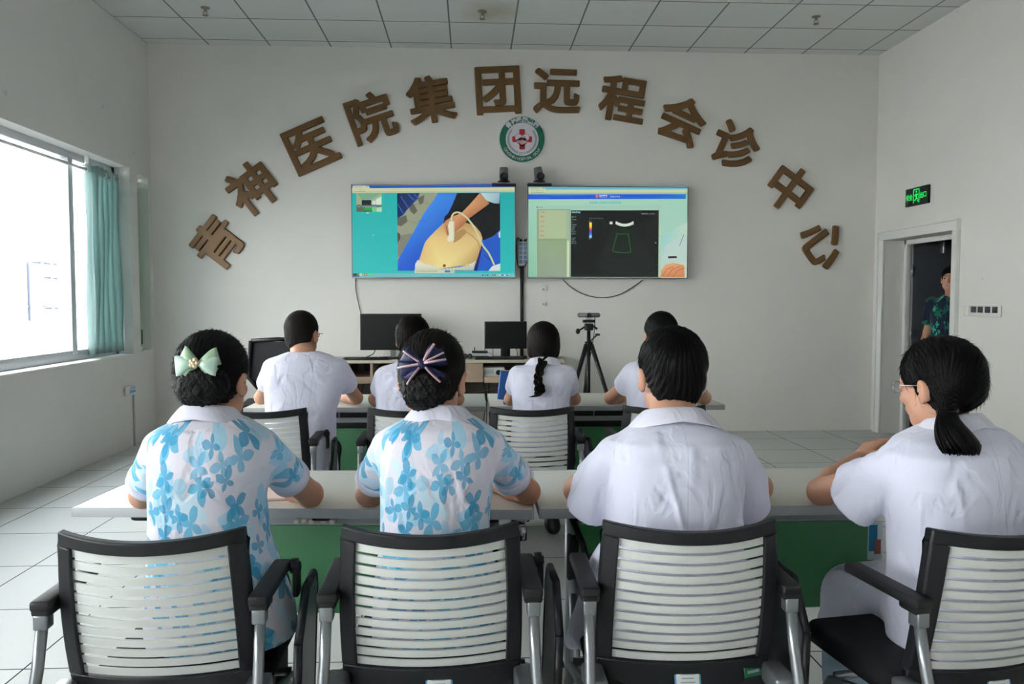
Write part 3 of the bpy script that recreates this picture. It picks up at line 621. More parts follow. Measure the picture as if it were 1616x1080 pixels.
# cameras clamped over the screens
def ptz(x, z, tilt, label):
    r = thing('video_camera', label, 'camera', (x, YB-.09, z), 0)
    b = MB(); b.box((0, .02, .006), (.235, .14, .012), .003); b.box((0, -.052, -.008), (.235, .012, .030), .002); b.build('shelf_bracket', DARK, r)
    b = MB(); b.box((0, -.052, .012), (.23, .006, .008), 0); b.build('light_strip', mat('pale_strip', '9aa0a4', .5), r)
    b = MB(); b.lathe([(.062, .012), (.060, .035), (.034, .045)], (0,.0,0), n=28); b.build('base', BLACK, r)
    b = MB(); b.tube([(0, 0, .045), (-.004*tilt, 0, .12), (-.008*tilt, 0, .168)], [.044, .044, .040], 24); b.build('body', mat('grey_camera_body', '6a6b6d', .4), r)
    b = MB(); b.lathe([(.040, 0), (.040, -.02), (.030, -.024), (.028, -.014), (.012, -.012)], (.004*tilt, -.036, .076), 'Y', 28); b.build('lens', BLACK, r)
ptz(at(795, 292, YB-.09).x, 2.459, 0, 'video camera on a bracket over the left wall screen')
ptz(at(851, 292, YB-.09).x, 2.462, 2, 'video camera on a bracket over the right wall screen, lens turned right')

# ------------------------------------------------------------------ round emblem
ec = at(824, 220, YB-.02)
r = thing('emblem', 'round green and white hospital emblem with a red cross and shaking hands', 'sign', (ec.x, YB-.001, ec.z))
EW = mat('emblem_white', 'd2d0d8', .5); EG = mat('emblem_green', '146b52', .5); ER = mat('emblem_red', 'b01f2d', .5); EGR = mat('emblem_grey_green', '5d7a70', .6)
def disc_mb(rr, y0, y1, n=72): b = MB(); b.prism([(rr*math.cos(2*math.pi*k/n), rr*math.sin(2*math.pi*k/n)) for k in range(n)], y0, y1); return b
disc_mb(.232, -.018, 0).build('backing', EW, r); disc_mb(.222, -.020, -.018).build('green_ring', EG, r); disc_mb(.162, -.022, -.020).build('inner_disc', EW, r)
def flat_text(b, V, Fa, y, cx, cz, ang, mi=0, mir=1):
    ca, sa = math.cos(ang), math.sin(ang); b.add([(cx+v[0]*ca-v[1]*sa, y, cz+v[0]*sa+v[1]*ca) for v in V], Fa, mi)
b = MB()
for ch, a in zip('青神医院集团', (134, 116, 99, 81, 64, 46)):
    V, Fa = text_mesh(ch, .056, .002); t = math.radians(a); flat_text(b, V, Fa, -.0212, .192*math.cos(t), .192*math.sin(t), t-math.pi/2)
s_ = 'QINGSHEN HOSPITAL GROUP'
for i, ch in enumerate(s_):
    if ch == ' ': continue
    V, Fa = text_mesh(ch, .040); t = math.radians(210+ (330-210)*i/(len(s_)-1)); flat_text(b, V, Fa, -.0212, .192*math.cos(t), .192*math.sin(t), t+math.pi/2)
b.build('lettering', EW, r, fix=False)
b = MB()
def rr_(cx, cz, hx, hz, y0, y1, rad=.012):
    pts = []
    for sx, sz, a0 in ((1,1,0), (-1,1,90), (-1,-1,180), (1,-1,270)):
        for k in range(5): t = math.radians(a0+k*22.5); pts.append((cx+sx*(hx-rad)+rad*math.cos(t), cz+sz*(hz-rad)+rad*math.sin(t)))
    return pts, y0, y1
for q in (rr_(0, .068, .028, .030, -.0235, -.0225), rr_(0, -.070, .028, .030, -.0235, -.0225), rr_(-.072, .0, .026, .029, -.0235, -.0225), rr_(.072, .0, .026, .029, -.0235, -.0225)): b.prism(*q)
b.prism([(-.05,-.035), (0,-.075), (.05,-.035), (.03,.0), (-.03,.0)], -.0235, -.0225)
b.build('red_cross', ER, r)
b = MB()
for sx in (-1, 1):
    n = 16; b.prism([(sx*.034+.036*math.cos(2*math.pi*k/n), .018+.034*math.sin(2*math.pi*k/n)) for k in range(n)], -.0242, -.0236)
b.prism([(-.05, 0), (.0, .02), (.05, .0), (.045, -.03), (.0, -.055), (-.045, -.03)], -.0242, -.0236)
b.build('clasped_hands', EW, r)
b = MB()
def bar(b, x0, z0, x1, z1, w, y): 
    L = math.hypot(x1-x0, z1-z0); nx, nz = -(z1-z0)/L*w/2, (x1-x0)/L*w/2; b.prism([(x0+nx,z0+nz), (x1+nx,z1+nz), (x1-nx,z1-nz), (x0-nx,z0-nz)], y, y+.0006)
for a in ((-.028,.006,.012,.034), (.012,.034,.03,.012), (-.02,.0,-.028,.006), (.03,.012,.048,-.012), (-.045,-.012,-.03,-.034), (-.03,-.034,-.022,-.04), (-.035,-.008,-.012,-.046), (-.022,-.004,.002,-.05), (-.008,-.002,.014,-.046), (.01,.002,.028,-.034)): bar(b, *a, .0045, -.0252)
for sx in (-1, 1):
    for k in range(12): t0 = math.radians(-20+k*14); t1 = math.radians(-20+(k+1)*14); bar(b, sx*(.036+.036*math.cos(t0)), .018+.034*math.sin(t0), sx*(.036+.036*math.cos(t1)), .018+.034*math.sin(t1), .003, -.0252)
b.build('hand_outline', ER, r)
b = MB()
for sx in (-1, 1):
    for k in range(20):
        t = math.radians(-72+k*5.6); cx, cz = sx*.136*math.cos(t), .136*math.sin(t)
        for side in (-1, 1):
            a = t+math.pi/2+side*.6; l = .017; bar(b, cx, cz, cx+sx*l*math.cos(a), cz+l*math.sin(a), .0045, -.0232)
b.build('laurel', EGR, r)
b = MB(); V, Fa = text_mesh('2019', .034); flat_text(b, V, Fa, -.0228, 0, -.136, 0); b.build('year', EGR, r, fix=False)

# ------------------------------------------------------------------ leads, power strip and small wall fittings
def cable(pts, rad, m, label, name='cable', group=None, n=6):
    c = []; P = [Vector(q) for q in pts]
    for i in range(len(P)-1):
        p0, p1, p2, p3 = P[max(i-1,0)], P[i], P[i+1], P[min(i+2,len(P)-1)]
        for k in range(6):
            t = k/6; c.append(.5*((2*p1)+(p2-p0)*t+(2*p0-5*p1+4*p2-p3)*t*t+(3*p1-p0-3*p2+p3)*t**3))
    c.append(P[-1]); b = MB(); b.tube(c, rad, n); o = b.build(name, m)
    return tag(o, label, 'cable', group) if label else o
YW = YB-.012
cable([at(x, y, YW) for x, y in ((888, 441), (903, 455), (925, 466), (950, 470), (975, 466), (996, 455), (1014, 442))], .004, DARK, 'thin black lead sagging below the right wall screen')
cable([at(x, y, YW) for x, y in ((561, 438), (562, 460), (566, 480), (570, 500), (574, 530))], .004, mat('dark_red_lead', '4a2a2c', .6), 'thin dark red lead dropping from the left wall screen')
b = MB(); a1, a2 = at(823, 420, YW), at(824, 566, YW); b.box(((a1.x+a2.x)/2, YB-.012, (a1.z+a2.z)/2), (.034, .02, a1.z-a2.z), .005)
tr = tag(b.build('cable_trunking', BLACK), 'black vertical trunking on the back wall between the two screens', 'cable trunking')
r = thing('power_strip', 'white power strip with blue sockets hanging between the wall screens', 'power strip', (at(825, 398, YW).x, YB-.002, at(825, 398, YW).z))
b = MB(); b.box((0, -.022, 0), (.098, .04, .28), .008); b.build('strip_body', mat('grey_white_plastic', 'b9bdc2', .5), r)
for i in range(5):
    for x in (-.022, .022):
        b = MB(); b.box((x, -.044, .075-i*.043), (.030, .006, .032), .003); b.build('socket', mat('blue_grey_socket', '6d8aa8', .5), r)
for x in (-.022, .022):
    b = MB(); b.ball((x, -.055, .112), (.018, .016, .013)); b.build('plug', BLACK, r)
cx_, cz_ = at(825, 398, YW).x, at(825, 398, YW).z
cable([(cx_-.02, YB-.062, cz_+.115), (cx_-.06, YB-.05, cz_+.13), (cx_-.066, YB-.04, cz_), (cx_-.05, YB-.04, cz_-.12), (cx_-.012, YB-.03, cz_-.19), (cx_-.008, YB-.03, cz_-.3)], .005, BLACK, 'black lead looping round the left side of the power strip')
cable([(cx_+.02, YB-.062, cz_+.115), (cx_+.055, YB-.05, cz_+.125), (cx_+.06, YB-.05, cz_), (cx_+.04, YB-.06, cz_-.1), (cx_+.0, YB-.03, cz_-.17), (cx_+.004, YB-.03, cz_-.3)], .005, BLACK, 'black lead looping round the right side of the power strip')
for x, y, h, l in ((859, 455, .05, 'small white cover plate on the back wall, upper of two under the right screen'), (859, 480, .045, 'small white cover plate on the back wall, lower of two under the right screen')):
    q = at(x, y, YW); r = thing('cover_plate', l, 'wall socket', (q.x, YB-.001, q.z)); b = MB(); b.box((0, -.004, 0), (h, .008, h), .002); b.build('plate', mat('cover_white', 'd9d8d2', .5), r)
    b = MB(); b.box((-.008, -.010, -.012 if h > .046 else 0), (.016, .006, .008), .001); b.build('slot', DARK, r)
r = thing('wall_socket', 'white socket with a blue paper note low on the window wall', 'wall socket', (XL+.001, 7.33, .515))
b = MB(); b.box((.008, -.04, 0), (.016, .10, .075), .004); b.build('plate', mat('cover_white', 'd9d8d2', .5), r)
b = MB(); b.box((.018, .035, -.002), (.003, .13, .07)); b.build('note', mat('note_paper', 'cfdce6', .7), r)
b = MB(); b.box((.0205, .035, .022), (.002, .10, .008)); b.box((.0205, .035, -.008), (.002, .11, .022)); b.build('print', mat('note_blue', '5a9ac4', .7), r)
b = MB(); b.box((XL+.008, 7.41, .235), (.014, .02, .47), .002); tag(b.build('conduit', mat('conduit_grey', 'b4b4ac', .6)), 'thin pale conduit running down the window wall from the socket', 'conduit')
r = thing('switch_panel', 'white four-gang switch panel beside the doorway', 'light switch', (XR-.001, at(1553, 492, 5.9).y, 1.245)); r.location = (XR-.001, 6.16, 1.246)
b = MB(); b.box((-.006, 0, 0), (.012, .40, .088), .003); b.build('plate', mat('cover_white', 'd9d8d2', .5), r)
b = MB(); b.box((-.004, .24, .0), (.008, .07, .086), .003); b.build('side_plate', mat('cover_white', 'd9d8d2', .5), r)
for i in range(4):
    b = MB(); b.box((-.015, -.135+i*.088, .012), (.008, .062, .05), .003); b.build('switch', mat('switch_grey', '3d4247', .4), r)
# exit sign
r = thing('exit_sign', 'green lit exit sign over the doorway', 'exit sign', (XR-.001, 7.155, 2.285))
b = MB(); b.box((-.013, 0, 0), (.025, .37, .165), .004); b.build('housing', BLACK, r)
GEM = mat('exit_green_light', '0a3015', .5, emit=('18c850', .8))
b = MB(); Mx = Matrix(((0,1,0,-.0265), (-1,0,0,0), (0,0,1,0), (0,0,0,1)))
def ex(poly): b.add([(-.0268, -q[0], q[1]) for q in poly], [list(range(len(poly)))])
for ch, x in (('安', -.145), ('全', -.09), ('出', .085), ('口', .14)):
    V, Fa = text_mesh(ch, .058, .001); b.add([(-.0268, -(v[0]+x), v[1]) for v in V], Fa)
def ebar(x0, z0, x1, z1, w):
    L = math.hypot(x1-x0, z1-z0); nx, nz = -(z1-z0)/L*w/2, (x1-x0)/L*w/2; ex([(x0+nx,z0+nz), (x1+nx,z1+nz), (x1-nx,z1-nz), (x0-nx,z0-nz)])
for s_ in ((-.045,-.062,-.045,.062), (.045,.062,.045,-.062), (-.045,.062,.045,.062)): ebar(*s_, .010)
for s_ in ((-.005,.022,.004,-.012,.02), (-.006,.02,-.028,.004,.010), (.0,.02,.022,.008,.010), (.022,.008,.03,.02,.009), (.004,-.012,.022,-.03,.012), (.022,-.03,.02,-.052,.010), (.0,-.012,-.014,-.034,.012), (-.014,-.034,-.034,-.036,.010)): ebar(*s_)
ex([(.0+.011*math.cos(k*.7), .040+.011*math.sin(k*.7)) for k in range(9)])
b.build('lit_symbols', GEM, r, fix=False)
# ------------------------------------------------------------------ desk on the back wall and what stands on it
WOOD = mat('pale_grey_oak', 'a28c78', .55, vary=(2.2, .14, (1, 1, 9))); WOODT = mat('cream_desk_top', 'b9b0a0', .5, vary=(2, .06, (1, 6, 1)))
DKW = mat('dark_cubby', '2f2a26', .7); BACKP = mat('grey_brown_panel', '6e675f', .7)
DX0, DX1, DY0, DY1 = -1.45, .845, 7.38, 7.90
dk = thing('desk', 'long pale oak desk against the back wall under the screens', 'desk', (DX0, DY0, 0)); LW = DX1-DX0; DD = DY1-DY0
def part(mb, name, m, p=None): return mb.build(name, m, p or dk)
b = MB(); b.box((LW/2, DD/2, .765), (LW+.03, DD, .028), .003); part(b, 'desk_top', WOODT)
for x in (.012, LW-.012, .52, 1.30): b = MB(); b.box((x, DD/2+.01, .375), (.024, DD-.03, .75), .002); part(b, 'side_panel', WOOD)
b = MB(); b.box((LW/2, DD-.03, .55), (LW-.05, .018, .42)); part(b, 'back_panel', BACKP)
b = MB(); b.box((LW/2, DD/2, .605), (LW-.05, DD-.05, .018)); part(b, 'shelf', WOOD)
def rail(x0, x1, z0, z1): b = MB(); b.box(((x0+x1)/2, .012, (z0+z1)/2), (x1-x0-.006, .018, z1-z0), .002); return part(b, 'front_rail', WOOD)
rail(.03, .93, .565, .625); rail(1.56, 2.28, .565, .622)
def drawer(x0, x1):
    b = MB(); b.box(((x0+x1)/2, .012, .66), (x1-x0-.006, .018, .175), .003); d_ = part(b, 'drawer', WOOD)
    h = MB(); h.tube([((x0+x1)/2-.04, .0, .67), ((x0+x1)/2-.04, -.018, .67), ((x0+x1)/2+.04, -.018, .67), ((x0+x1)/2+.04, .0, .67)], .004, 8); h.build('drawer_handle', STEEL, d_)
drawer(.95, 1.25); drawer(1.25, 1.555)
rail(.03, .06, .625, .75); rail(2.0, 2.28, .625, .75)
b = MB()
for x in (.30, .42): b.box((x, DD-.05, .68), (.06, .02, .075), .004)
part(b, 'cubby_socket', BLACK)
def at_desk(px, py, Y): return at(px, py, Y)
MSCR = mat('dark_monitor_glass', '060709', .35, spec=.4)
def monitor(x, y, zc, w, h, stand, label):
    r = thing('computer_monitor', label, 'monitor', (x, y, .779))
    zc -= .779; b = MB(); b.box((0, 0, zc), (w, .03, h), .005); b.build('casing', BLACK, r)
    b = MB(); b.box((0, -.016, zc+.008), (w-.022, .002, h-.034)); b.build('screen', MSCR, r)
    if stand == 'wide':
        b = MB(); b.box((0, .04, (zc-.02)/2+.02), (.09, .035, zc+.05-.0), .005); b.box((0, .02, zc-.05), (.12, .03, .12), .004); b.build('stand', BLACK, r)
        b = MB(); b.box((0, .0, .008), (.26, .19, .015), .006); b.build('base', BLACK, r)
    else:
        b = MB(); b.box((.015, .045, (zc+.02)/2), (.05, .02, zc+.02), .003); b.build('stand', mat('silver_stand', 'aeb1b4', .3, .7), r)
        b = MB(); b.box((.0, .03, .006), (.24, .17, .012), .004); b.build('base', BLACK, r)
m1 = at(617, 524, 7.62); monitor(m1.x, 7.62, m1.z, .580, .345, 'thin', 'larger black computer monitor on the left of the desk')
m2 = at(798, 529, 7.62); monitor(m2.x, 7.62, m2.z, .405, .262, 'wide', 'smaller black computer monitor on the right of the desk')
KEYM = mat('key_black', '1f2024', .6)
def keyboard(x, y, w, label):
    r = thing('keyboard', label, 'keyboard', (x, y, .779)); b = MB(); b.box((0, 0, .009), (w, .145, .016), .004); b.build('keyboard_body', BLACK, r)
    b = MB()
    for j in range(5):
        n = 15 if j else 5
        for i in range(n): b.box((-w/2+.02+(w-.04)*(i+.5)/n, -.054+j*.027, .019), ((w-.04)/n*.86, .021, .006), .0015, seg=1)
    b.build('keys', KEYM, r)
keyboard(at(577, 565, 7.47).x, 7.47, .43, 'black keyboard in front of the larger monitor'); keyboard(at(788, 566, 7.47).x, 7.47, .46, 'black keyboard in front of the smaller monitor')
def mouse(x, y, m, label):
    r = thing('computer_mouse', label, 'mouse', (x, y, .779)); b = MB(); b.ball((0, 0, .014), (.031, .055, .019)); b.build('shell', m, r); b = MB(); b.cyl((0, .02, .030), (0, .034, .029), .004); b.build('wheel', DARK, r)
mouse(at(632, 565, 7.47).x, 7.47, BLACK, 'black mouse at the right of the left keyboard'); mouse(at(824, 564, 7.50).x+.02, 7.5, BLACK, 'black mouse at the right of the right keyboard')
q = at(758, 560, 7.66); r = thing('set_top_box', 'white flat box on the desk between the two monitors', 'electronics box', (q.x, 7.66, .779)); b = MB(); b.box((0, 0, .025), (.20, .16, .044), .006); b.build('casing', mat('off_white_plastic', 'bdbfbd', .5), r)
b = MB(); b.box((0, -.081, .02), (.16, .004, .008)); b.build('front_slot', DARK, r)
r = thing('router', 'thin black router lying on the white box', 'router', (q.x-.005, 7.66, .8275)); b = MB(); b.box((0, 0, .010), (.15, .11, .018), .004); b.build('casing', BLACK, r)
b = MB()
for x in (-.05, .05): b.cyl((x, .05, .015), (x, .065, .05), .004)
b.build('antenna', BLACK, r)
for px in (734, 741.5):
    q = at(px, 560, 7.52); r = thing('desk_speaker', 'small round black desk speaker beside the white box, %s of the two' % ('left' if px < 738 else 'right'), 'speaker', (q.x, 7.52, .779)); b = MB(); b.ball((0, 0, .026), (.025, .03, .026)); b.build('shell', BLACK, r); b = MB(); b.lathe([(.018, 0), (.016, -.003), (.004, -.001)], (0, -.028, .026), 'Y', 16); b.build('cone', mat('speaker_grey', '4a4b50', .5), r)
q = at(882, 561, 7.6); r = thing('dish', 'small pale round dish at the right end of the desk', 'dish', (q.x-.02, 7.6, .779)); b = MB(); b.lathe([(.035, 0), (.07, .012), (.068, .016), (.03, .005)], (0,0,0)); b.build('bowl', mat('off_white_plastic', 'bdbfbd', .5), r)
q = at(777, 583, 7.5); r = thing('projector', 'white projector on the desk shelf under the smaller monitor', 'projector', (q.x, 7.52, .614)); b = MB(); b.box((0, 0, .047), (.232, .20, .086), .010); b.build('casing', mat('projector_white', 'c9ccc6', .45), r)
b = MB(); b.lathe([(.024, 0), (.024, -.014), (.018, -.016), (.016, -.006)], (.055, -.098, .045), 'Y', 20); b.build('lens', BLACK, r)
b = MB()
for i in range(6): b.box((-.045, -.101, .035+i*.007), (.11, .003, .0035))
b.build('vent_grille', mat('vent_grey', '8e918d', .6), r)
b = MB(); b.box((.094, -.1, .018), (.012, .004, .012), .001); b.build('badge', mat('rust_badge', '9c5a3a', .6), r)
zt_ = .782
cable([(at(597,552,7.7).x, 7.62, 1.0), (at(592,560,7.7).x, 7.66, .84), (at(580,560,7.6).x, 7.6, .80), (at(572,563,7.6).x, 7.58, .783), (at(560,563,7.6).x, 7.6, .783)], .004, BLACK, 'black lead drooping behind the left keyboard')
cable([(at(612,552,7.7).x, 7.65, .9), (at(606,561,7.7).x, 7.62, .80), (at(596,560,7.6).x, 7.62, .79), (at(586,562,7.6).x, 7.64, .783)], .003, mat('white_lead', 'd0d0ce', .5), 'white lead under the larger monitor')
cable([(at(811,549,7.7).x, 7.66, .92), (at(815,556,7.7).x, 7.62, .85), (at(817,562,7.7).x, 7.58, .79), (at(826,563,7.7).x, 7.56, .784)], .004, BLACK, 'black lead falling to the right of the smaller monitor')
cable([(at(778,549,7.66).x, 7.66, .92), (at(778,556,7.66).x, 7.66, .85), (at(778,563,7.66).x, 7.66, .784)], .003, BLACK, 'short black lead hanging left of the small monitor stand')
cable([(.0, 7.80, .42), (at(790,605,7.7).x, 7.7, .5), (at(800,590,7.7).x, 7.66, .63), (at(815,578,7.7).x, 7.6, .72), (at(832,576,7.7).x, 7.62, .72), (at(842,590,7.7).x, 7.7, .62)], .004, mat('grey_lead', '77797c', .5), 'grey looped lead inside the right cubby of the desk')
for i, (a_, c_) in enumerate(((760, 768), (772, 764), (575, 560))):
    cable([(at(a_, 603, 7.8).x, 7.80, .58), (at((a_+c_)/2+3, 615, 7.8).x, 7.78, .42), (at(c_, 640, 7.8).x, 7.78, .2), (at(c_-3, 660, 7.8).x, 7.7, .004)], .004, DARK, ('dark lead hanging under the desk, left of two crossing', 'dark lead hanging under the desk, right of two crossing', 'dark lead hanging under the left half of the desk')[i])

# ------------------------------------------------------------------ webcam tripod
TX, TY = at(929, 550, 5.6).x, 5.6
r = thing('tripod', 'black camera tripod standing between the desk and the folding tables', 'tripod', (TX, TY, 0))
b = MB(); b.cyl((0,0,.34), (0,0,1.13), .013); b.cyl((0,0,.98), (0,0,1.04), .026); b.cyl((0,0,.30), (0,0,.36), .018); b.build('centre_column', BLACK, r)
for i, a in enumerate((205, 335, 90)):
    t = math.radians(a); c, s_ = math.cos(t), math.sin(t); lg = MB(); lg.tube([(c*.02, s_*.02, 1.02), (c*.18, s_*.18, .54)], [.016, .014], 10); lg.tube([(c*.18, s_*.18, .56), (c*.345, s_*.345, .03)], [.011, .008], 10); lg.cyl((c*.17, s_*.17, .585), (c*.186, s_*.186, .53), .019)
    lo = lg.build('leg', BLACK, r); ft = MB(); ft.ball((c*.347, s_*.347, .016), .016); ft.build('rubber_foot', DARK, lo)
    br = MB(); br.cyl((0, 0, .34), (c*.235, s_*.235, .37), .006, 8); br.build('brace', BLACK, r)
b = MB(); b.tube([(.0,0,1.03), (.04,0,1.07), (.055,-.01,1.085)], .005, 8); b.box((.062,-.01,1.09), (.035,.015,.016), .004); b.build('crank', BLACK, r)
b = MB(); b.box((0,0,1.145), (.06,.05,.05), .008); b.box((0,0,1.185), (.085,.05,.02), .004); b.cyl((-.02,0,1.15), (-.075,-.03,1.12), .006); b.ball((-.082,-.034,1.115), (.016,.012,.02)); b.cyl((.03,0,1.15), (.06,0,1.13), .008); b.build('pan_head', BLACK, r)
r = thing('webcam', 'wide grey webcam on top of the tripod', 'webcam', (TX, TY, 1.195))
b = MB(); b.box((0,0,.008), (.05,.04,.014), .003); b.build('clamp', mat('silver_stand'), r)
b = MB(); b.tube([(-.066,0,.033), (.066,0,.033)], .0165, 16); b.ball((-.066,0,.033), .0165); b.ball((.066,0,.033), .0165); b.build('body', mat('grey_camera_body'), r)
b = MB(); b.lathe([(.017,0), (.017,-.006), (.010,-.008), (.008,-.003)], (0,-.014,.033), 'Y', 18); b.build('lens', BLACK, r)
cable([(TX+.045, TY+.01, 1.22), (TX+.045, TY+.03, 1.12), (TX+.02, TY+.03, .95), (TX-.03, TY+.03, .7), (TX-.05, TY+.03, .5), (TX-.1, TY+.04, .3), (TX-.14, TY+.05, .005)], .003, BLACK, 'thin black lead hanging down the tripod')

# ------------------------------------------------------------------ folding tables
TOPW = mat('white_table_laminate', 'd6d6ce', .28, spec=.5); EDGE = mat('grey_table_edge', 'a9abad', .5); LEGG = mat('grey_powder_coat', '9da3a6', .4, .5)
GRN = mat('green_modesty_board', '669c78', .4, spec=.4); CREAM = mat('cream_castor_wheel', 'cfc6ae', .5)
gnt = GRN.node_tree; _t = gnt.nodes.new('ShaderNodeBsdfTranslucent'); _t.inputs[0].default_value = lin('5fae76'); _x = gnt.nodes.new('ShaderNodeMixShader'); _x.inputs[0].default_value = .35
gnt.links.new(gnt.nodes['Principled BSDF'].outputs[0], _x.inputs[1]); gnt.links.new(_t.outputs[0], _x.inputs[2]); gnt.links.new(_x.outputs[0], gnt.nodes['Material Output'].inputs[0])
def castor(parent, x, y):
    b = MB(); b.box((x, y, .075), (.03, .045, .04), .006); b.cyl((x, y, .08), (x, y, .115), .008); b.build('castor_fork', BLACK, parent)
    b = MB(); b.cyl((x-.014, y, .034), (x+.014, y, .034), .033, 24); b.build('castor_wheel', CREAM, parent)
    b = MB(); b.cyl((x-.016, y, .034), (x+.016, y, .034), .015, 16); b.build('wheel_hub', LEGG, parent)
def folding_table(x, y, w, d, rz, label, light_tray):
    "origin at the front left corner on the floor"
    r = thing('folding_table', label, 'table', (x, y, 0), rz, 'white folding training tables')
    b = MB(); b.box((w/2, d/2, .737), (w, d, .026), .004); b.build('table_top', TOPW, r)
    b = MB()
    for yy in (0, d): b.box((w/2, yy, .737), (w-.004, .004, .0275), .001)
    for xx in (0, w): b.box((xx, d/2, .737), (.004, d-.004, .0275), .001)
    b.build('edge_band', EDGE, r)
    for lx in (.13, w-.13):
        b = MB(); b.tube([(lx, d*.60, .69), (lx, d*.60, .13)], .024, 16); b.tube([(lx, .02, .13), (lx, d*.30, .155), (lx, d+.02, .13)], .019, 12); b.tube([(lx, d*.60, .42), (lx, d*.32, .15)], .014, 10); lo = b.build('leg', LEGG, r)
        castor(lo, lx, .03); castor(lo, lx, d+.01)
        b = MB(); b.box((lx, d*.55, .70), (.06, .30, .05), .01); b.tube([(lx, d*.60, .66), (lx+.01, d*.25, .70)], .012, 8); b.box((lx, d*.60, .52), (.04, .05, .16), .012); b.build('folding_bracket', BLACK, r)
    b = MB(); b.box((w/2, d*.60, .71), (w-.2, .04, .025), .003); b.build('beam', DARK, r)
    b = MB(); b.box((w/2, d*.86, .603), (w-.30, .012, .03), .002)
    for k in range(5): b.tube([(.2+k*(w-.4)/4, d*.86, .615), (.2+k*(w-.4)/4, d*.80, .70)], .004, 6)
    b.build('tray_rail', LEGG if light_tray else EDGE, r)
    b = MB(); b.box((w/2, d*.885, .645), (w-.32, .006, .075), .001); b.build('tray', LEGG if light_tray else BLACK, r)
    b = MB(); b.box((w/2, d*.88, .575 if not light_tray else .586), (w-.30, .014, .05 if not light_tray else .012), .002); b.build('panel_clip', BLACK if not light_tray else EDGE, r)
    b = MB(); b.box((w/2, d*.88, .428), (w-.30, .010, .30), .002); b.build('modesty_panel', GRN, r)
    return r
T1X, T1Y = -1.128, 2.275
ft1 = folding_table(T1X, T1Y, 1.300, .50, math.radians(-4.2), 'white folding table in the front row, left half', True)
ft2 = folding_table(.188, 2.188, 1.34, .51, 0, 'white folding table in the front row, right half', True)
ft3 = folding_table(-1.235, 4.345, 1.31, .61, 0, 'white folding table in the second row, left half', False)
ft4 = folding_table(.095, 4.345, 1.31, .61, 0, 'white folding table in the second row, right half', False)
b = MB(); b.cyl((1.285, .07, .0), (1.285, .07, .722), .006) if False else None
b.tube([(1.27, .02, .70), (1.27, .02, .66)], .012, 12); b.lathe([(.02, .715), (.02, .722), (.012, .724)], (1.27, .02, 0)); b.build('joining_bolt', CHROME, ft1)
b = MB(); b.tube([(.10, .10, .70), (.125, .04, .64), (.135, .02, .60)], .009, 8); b.box((.137, .02, .595), (.03, .03, .02), .004); b.build('release_lever', BLACK, ft2)
for i, x in enumerate((.52, .545, .57, .61, .64, .83)):
    b = MB(); b.box((x, .40, .603+.004*(i % 2)), (.018, .03, .014), .003); b.build('cable_connector', mat('connector_cream', 'c9c6b8', .5), ft1)
b = MB(); b.box((.70, .03, .716), (.05, .03, .012), .005); b.build('rubber_stop', BLACK, ft1)
r = thing('name_card', 'small blue and white card hanging on the right green panel', 'card', (1.36, 2.60, .47)); b = MB(); b.box((0, -.008, .05), (.05, .004, .13), .001); b.build('card_sleeve', mat('card_white', 'cfdde8', .4), r)
b = MB(); b.box((-.008, -.0105, .06), (.028, .001, .09)); b.build('card_picture', mat('card_blue', '2f8fc4', .4), r); b = MB(); b.box((.008, -.0112, .03), (.022, .001, .05)); b.build('card_figure', mat('card_rust', 'a8605a', .5), r)
PAPER = mat('paper_white', 'e8dcd6', .7)
q = at(440, 788, 2.42); r = thing('notebook', 'open notebook with pinkish cover under the right forearm of the leftmost woman', 'notebook', (q.x+.01, 2.42, .751), .15); b = MB(); b.box((0, 0, .004), (.15, .20, .007), .001); b.build('pages', PAPER, r); b = MB(); b.box((0, 0, .0), (.155, .205, .002)); b.build('cover', mat('pink_brown_cover', 'b98a78', .6), r)
BLUE = mat('blue_folder_plastic', '2a6cc0', .4)
q = at(795, 620, 4.62); r = thing('file_folder', 'bright blue folder standing tilted on the second row table', 'folder', (q.x+.02, 4.62, .752), math.radians(12)); b = MB(); b.box((.0, 0, .085), (.10, .02, .17), .004, rot=(0, .12, 0)); b.build('cover', BLUE, r); b = MB(); b.box((.004, -.0, .085), (.09, .013, .174), .001, rot=(0, .12, 0)); b.build('papers', PAPER, r)
r = thing('pen_tray', 'small blue plastic tray lying beside the blue folder', 'tray', (q.x+.07, 4.46, .752)); b = MB(); b.box((0, 0, .006), (.16, .10, .011), .003); b.build('tray_body', BLUE, r)

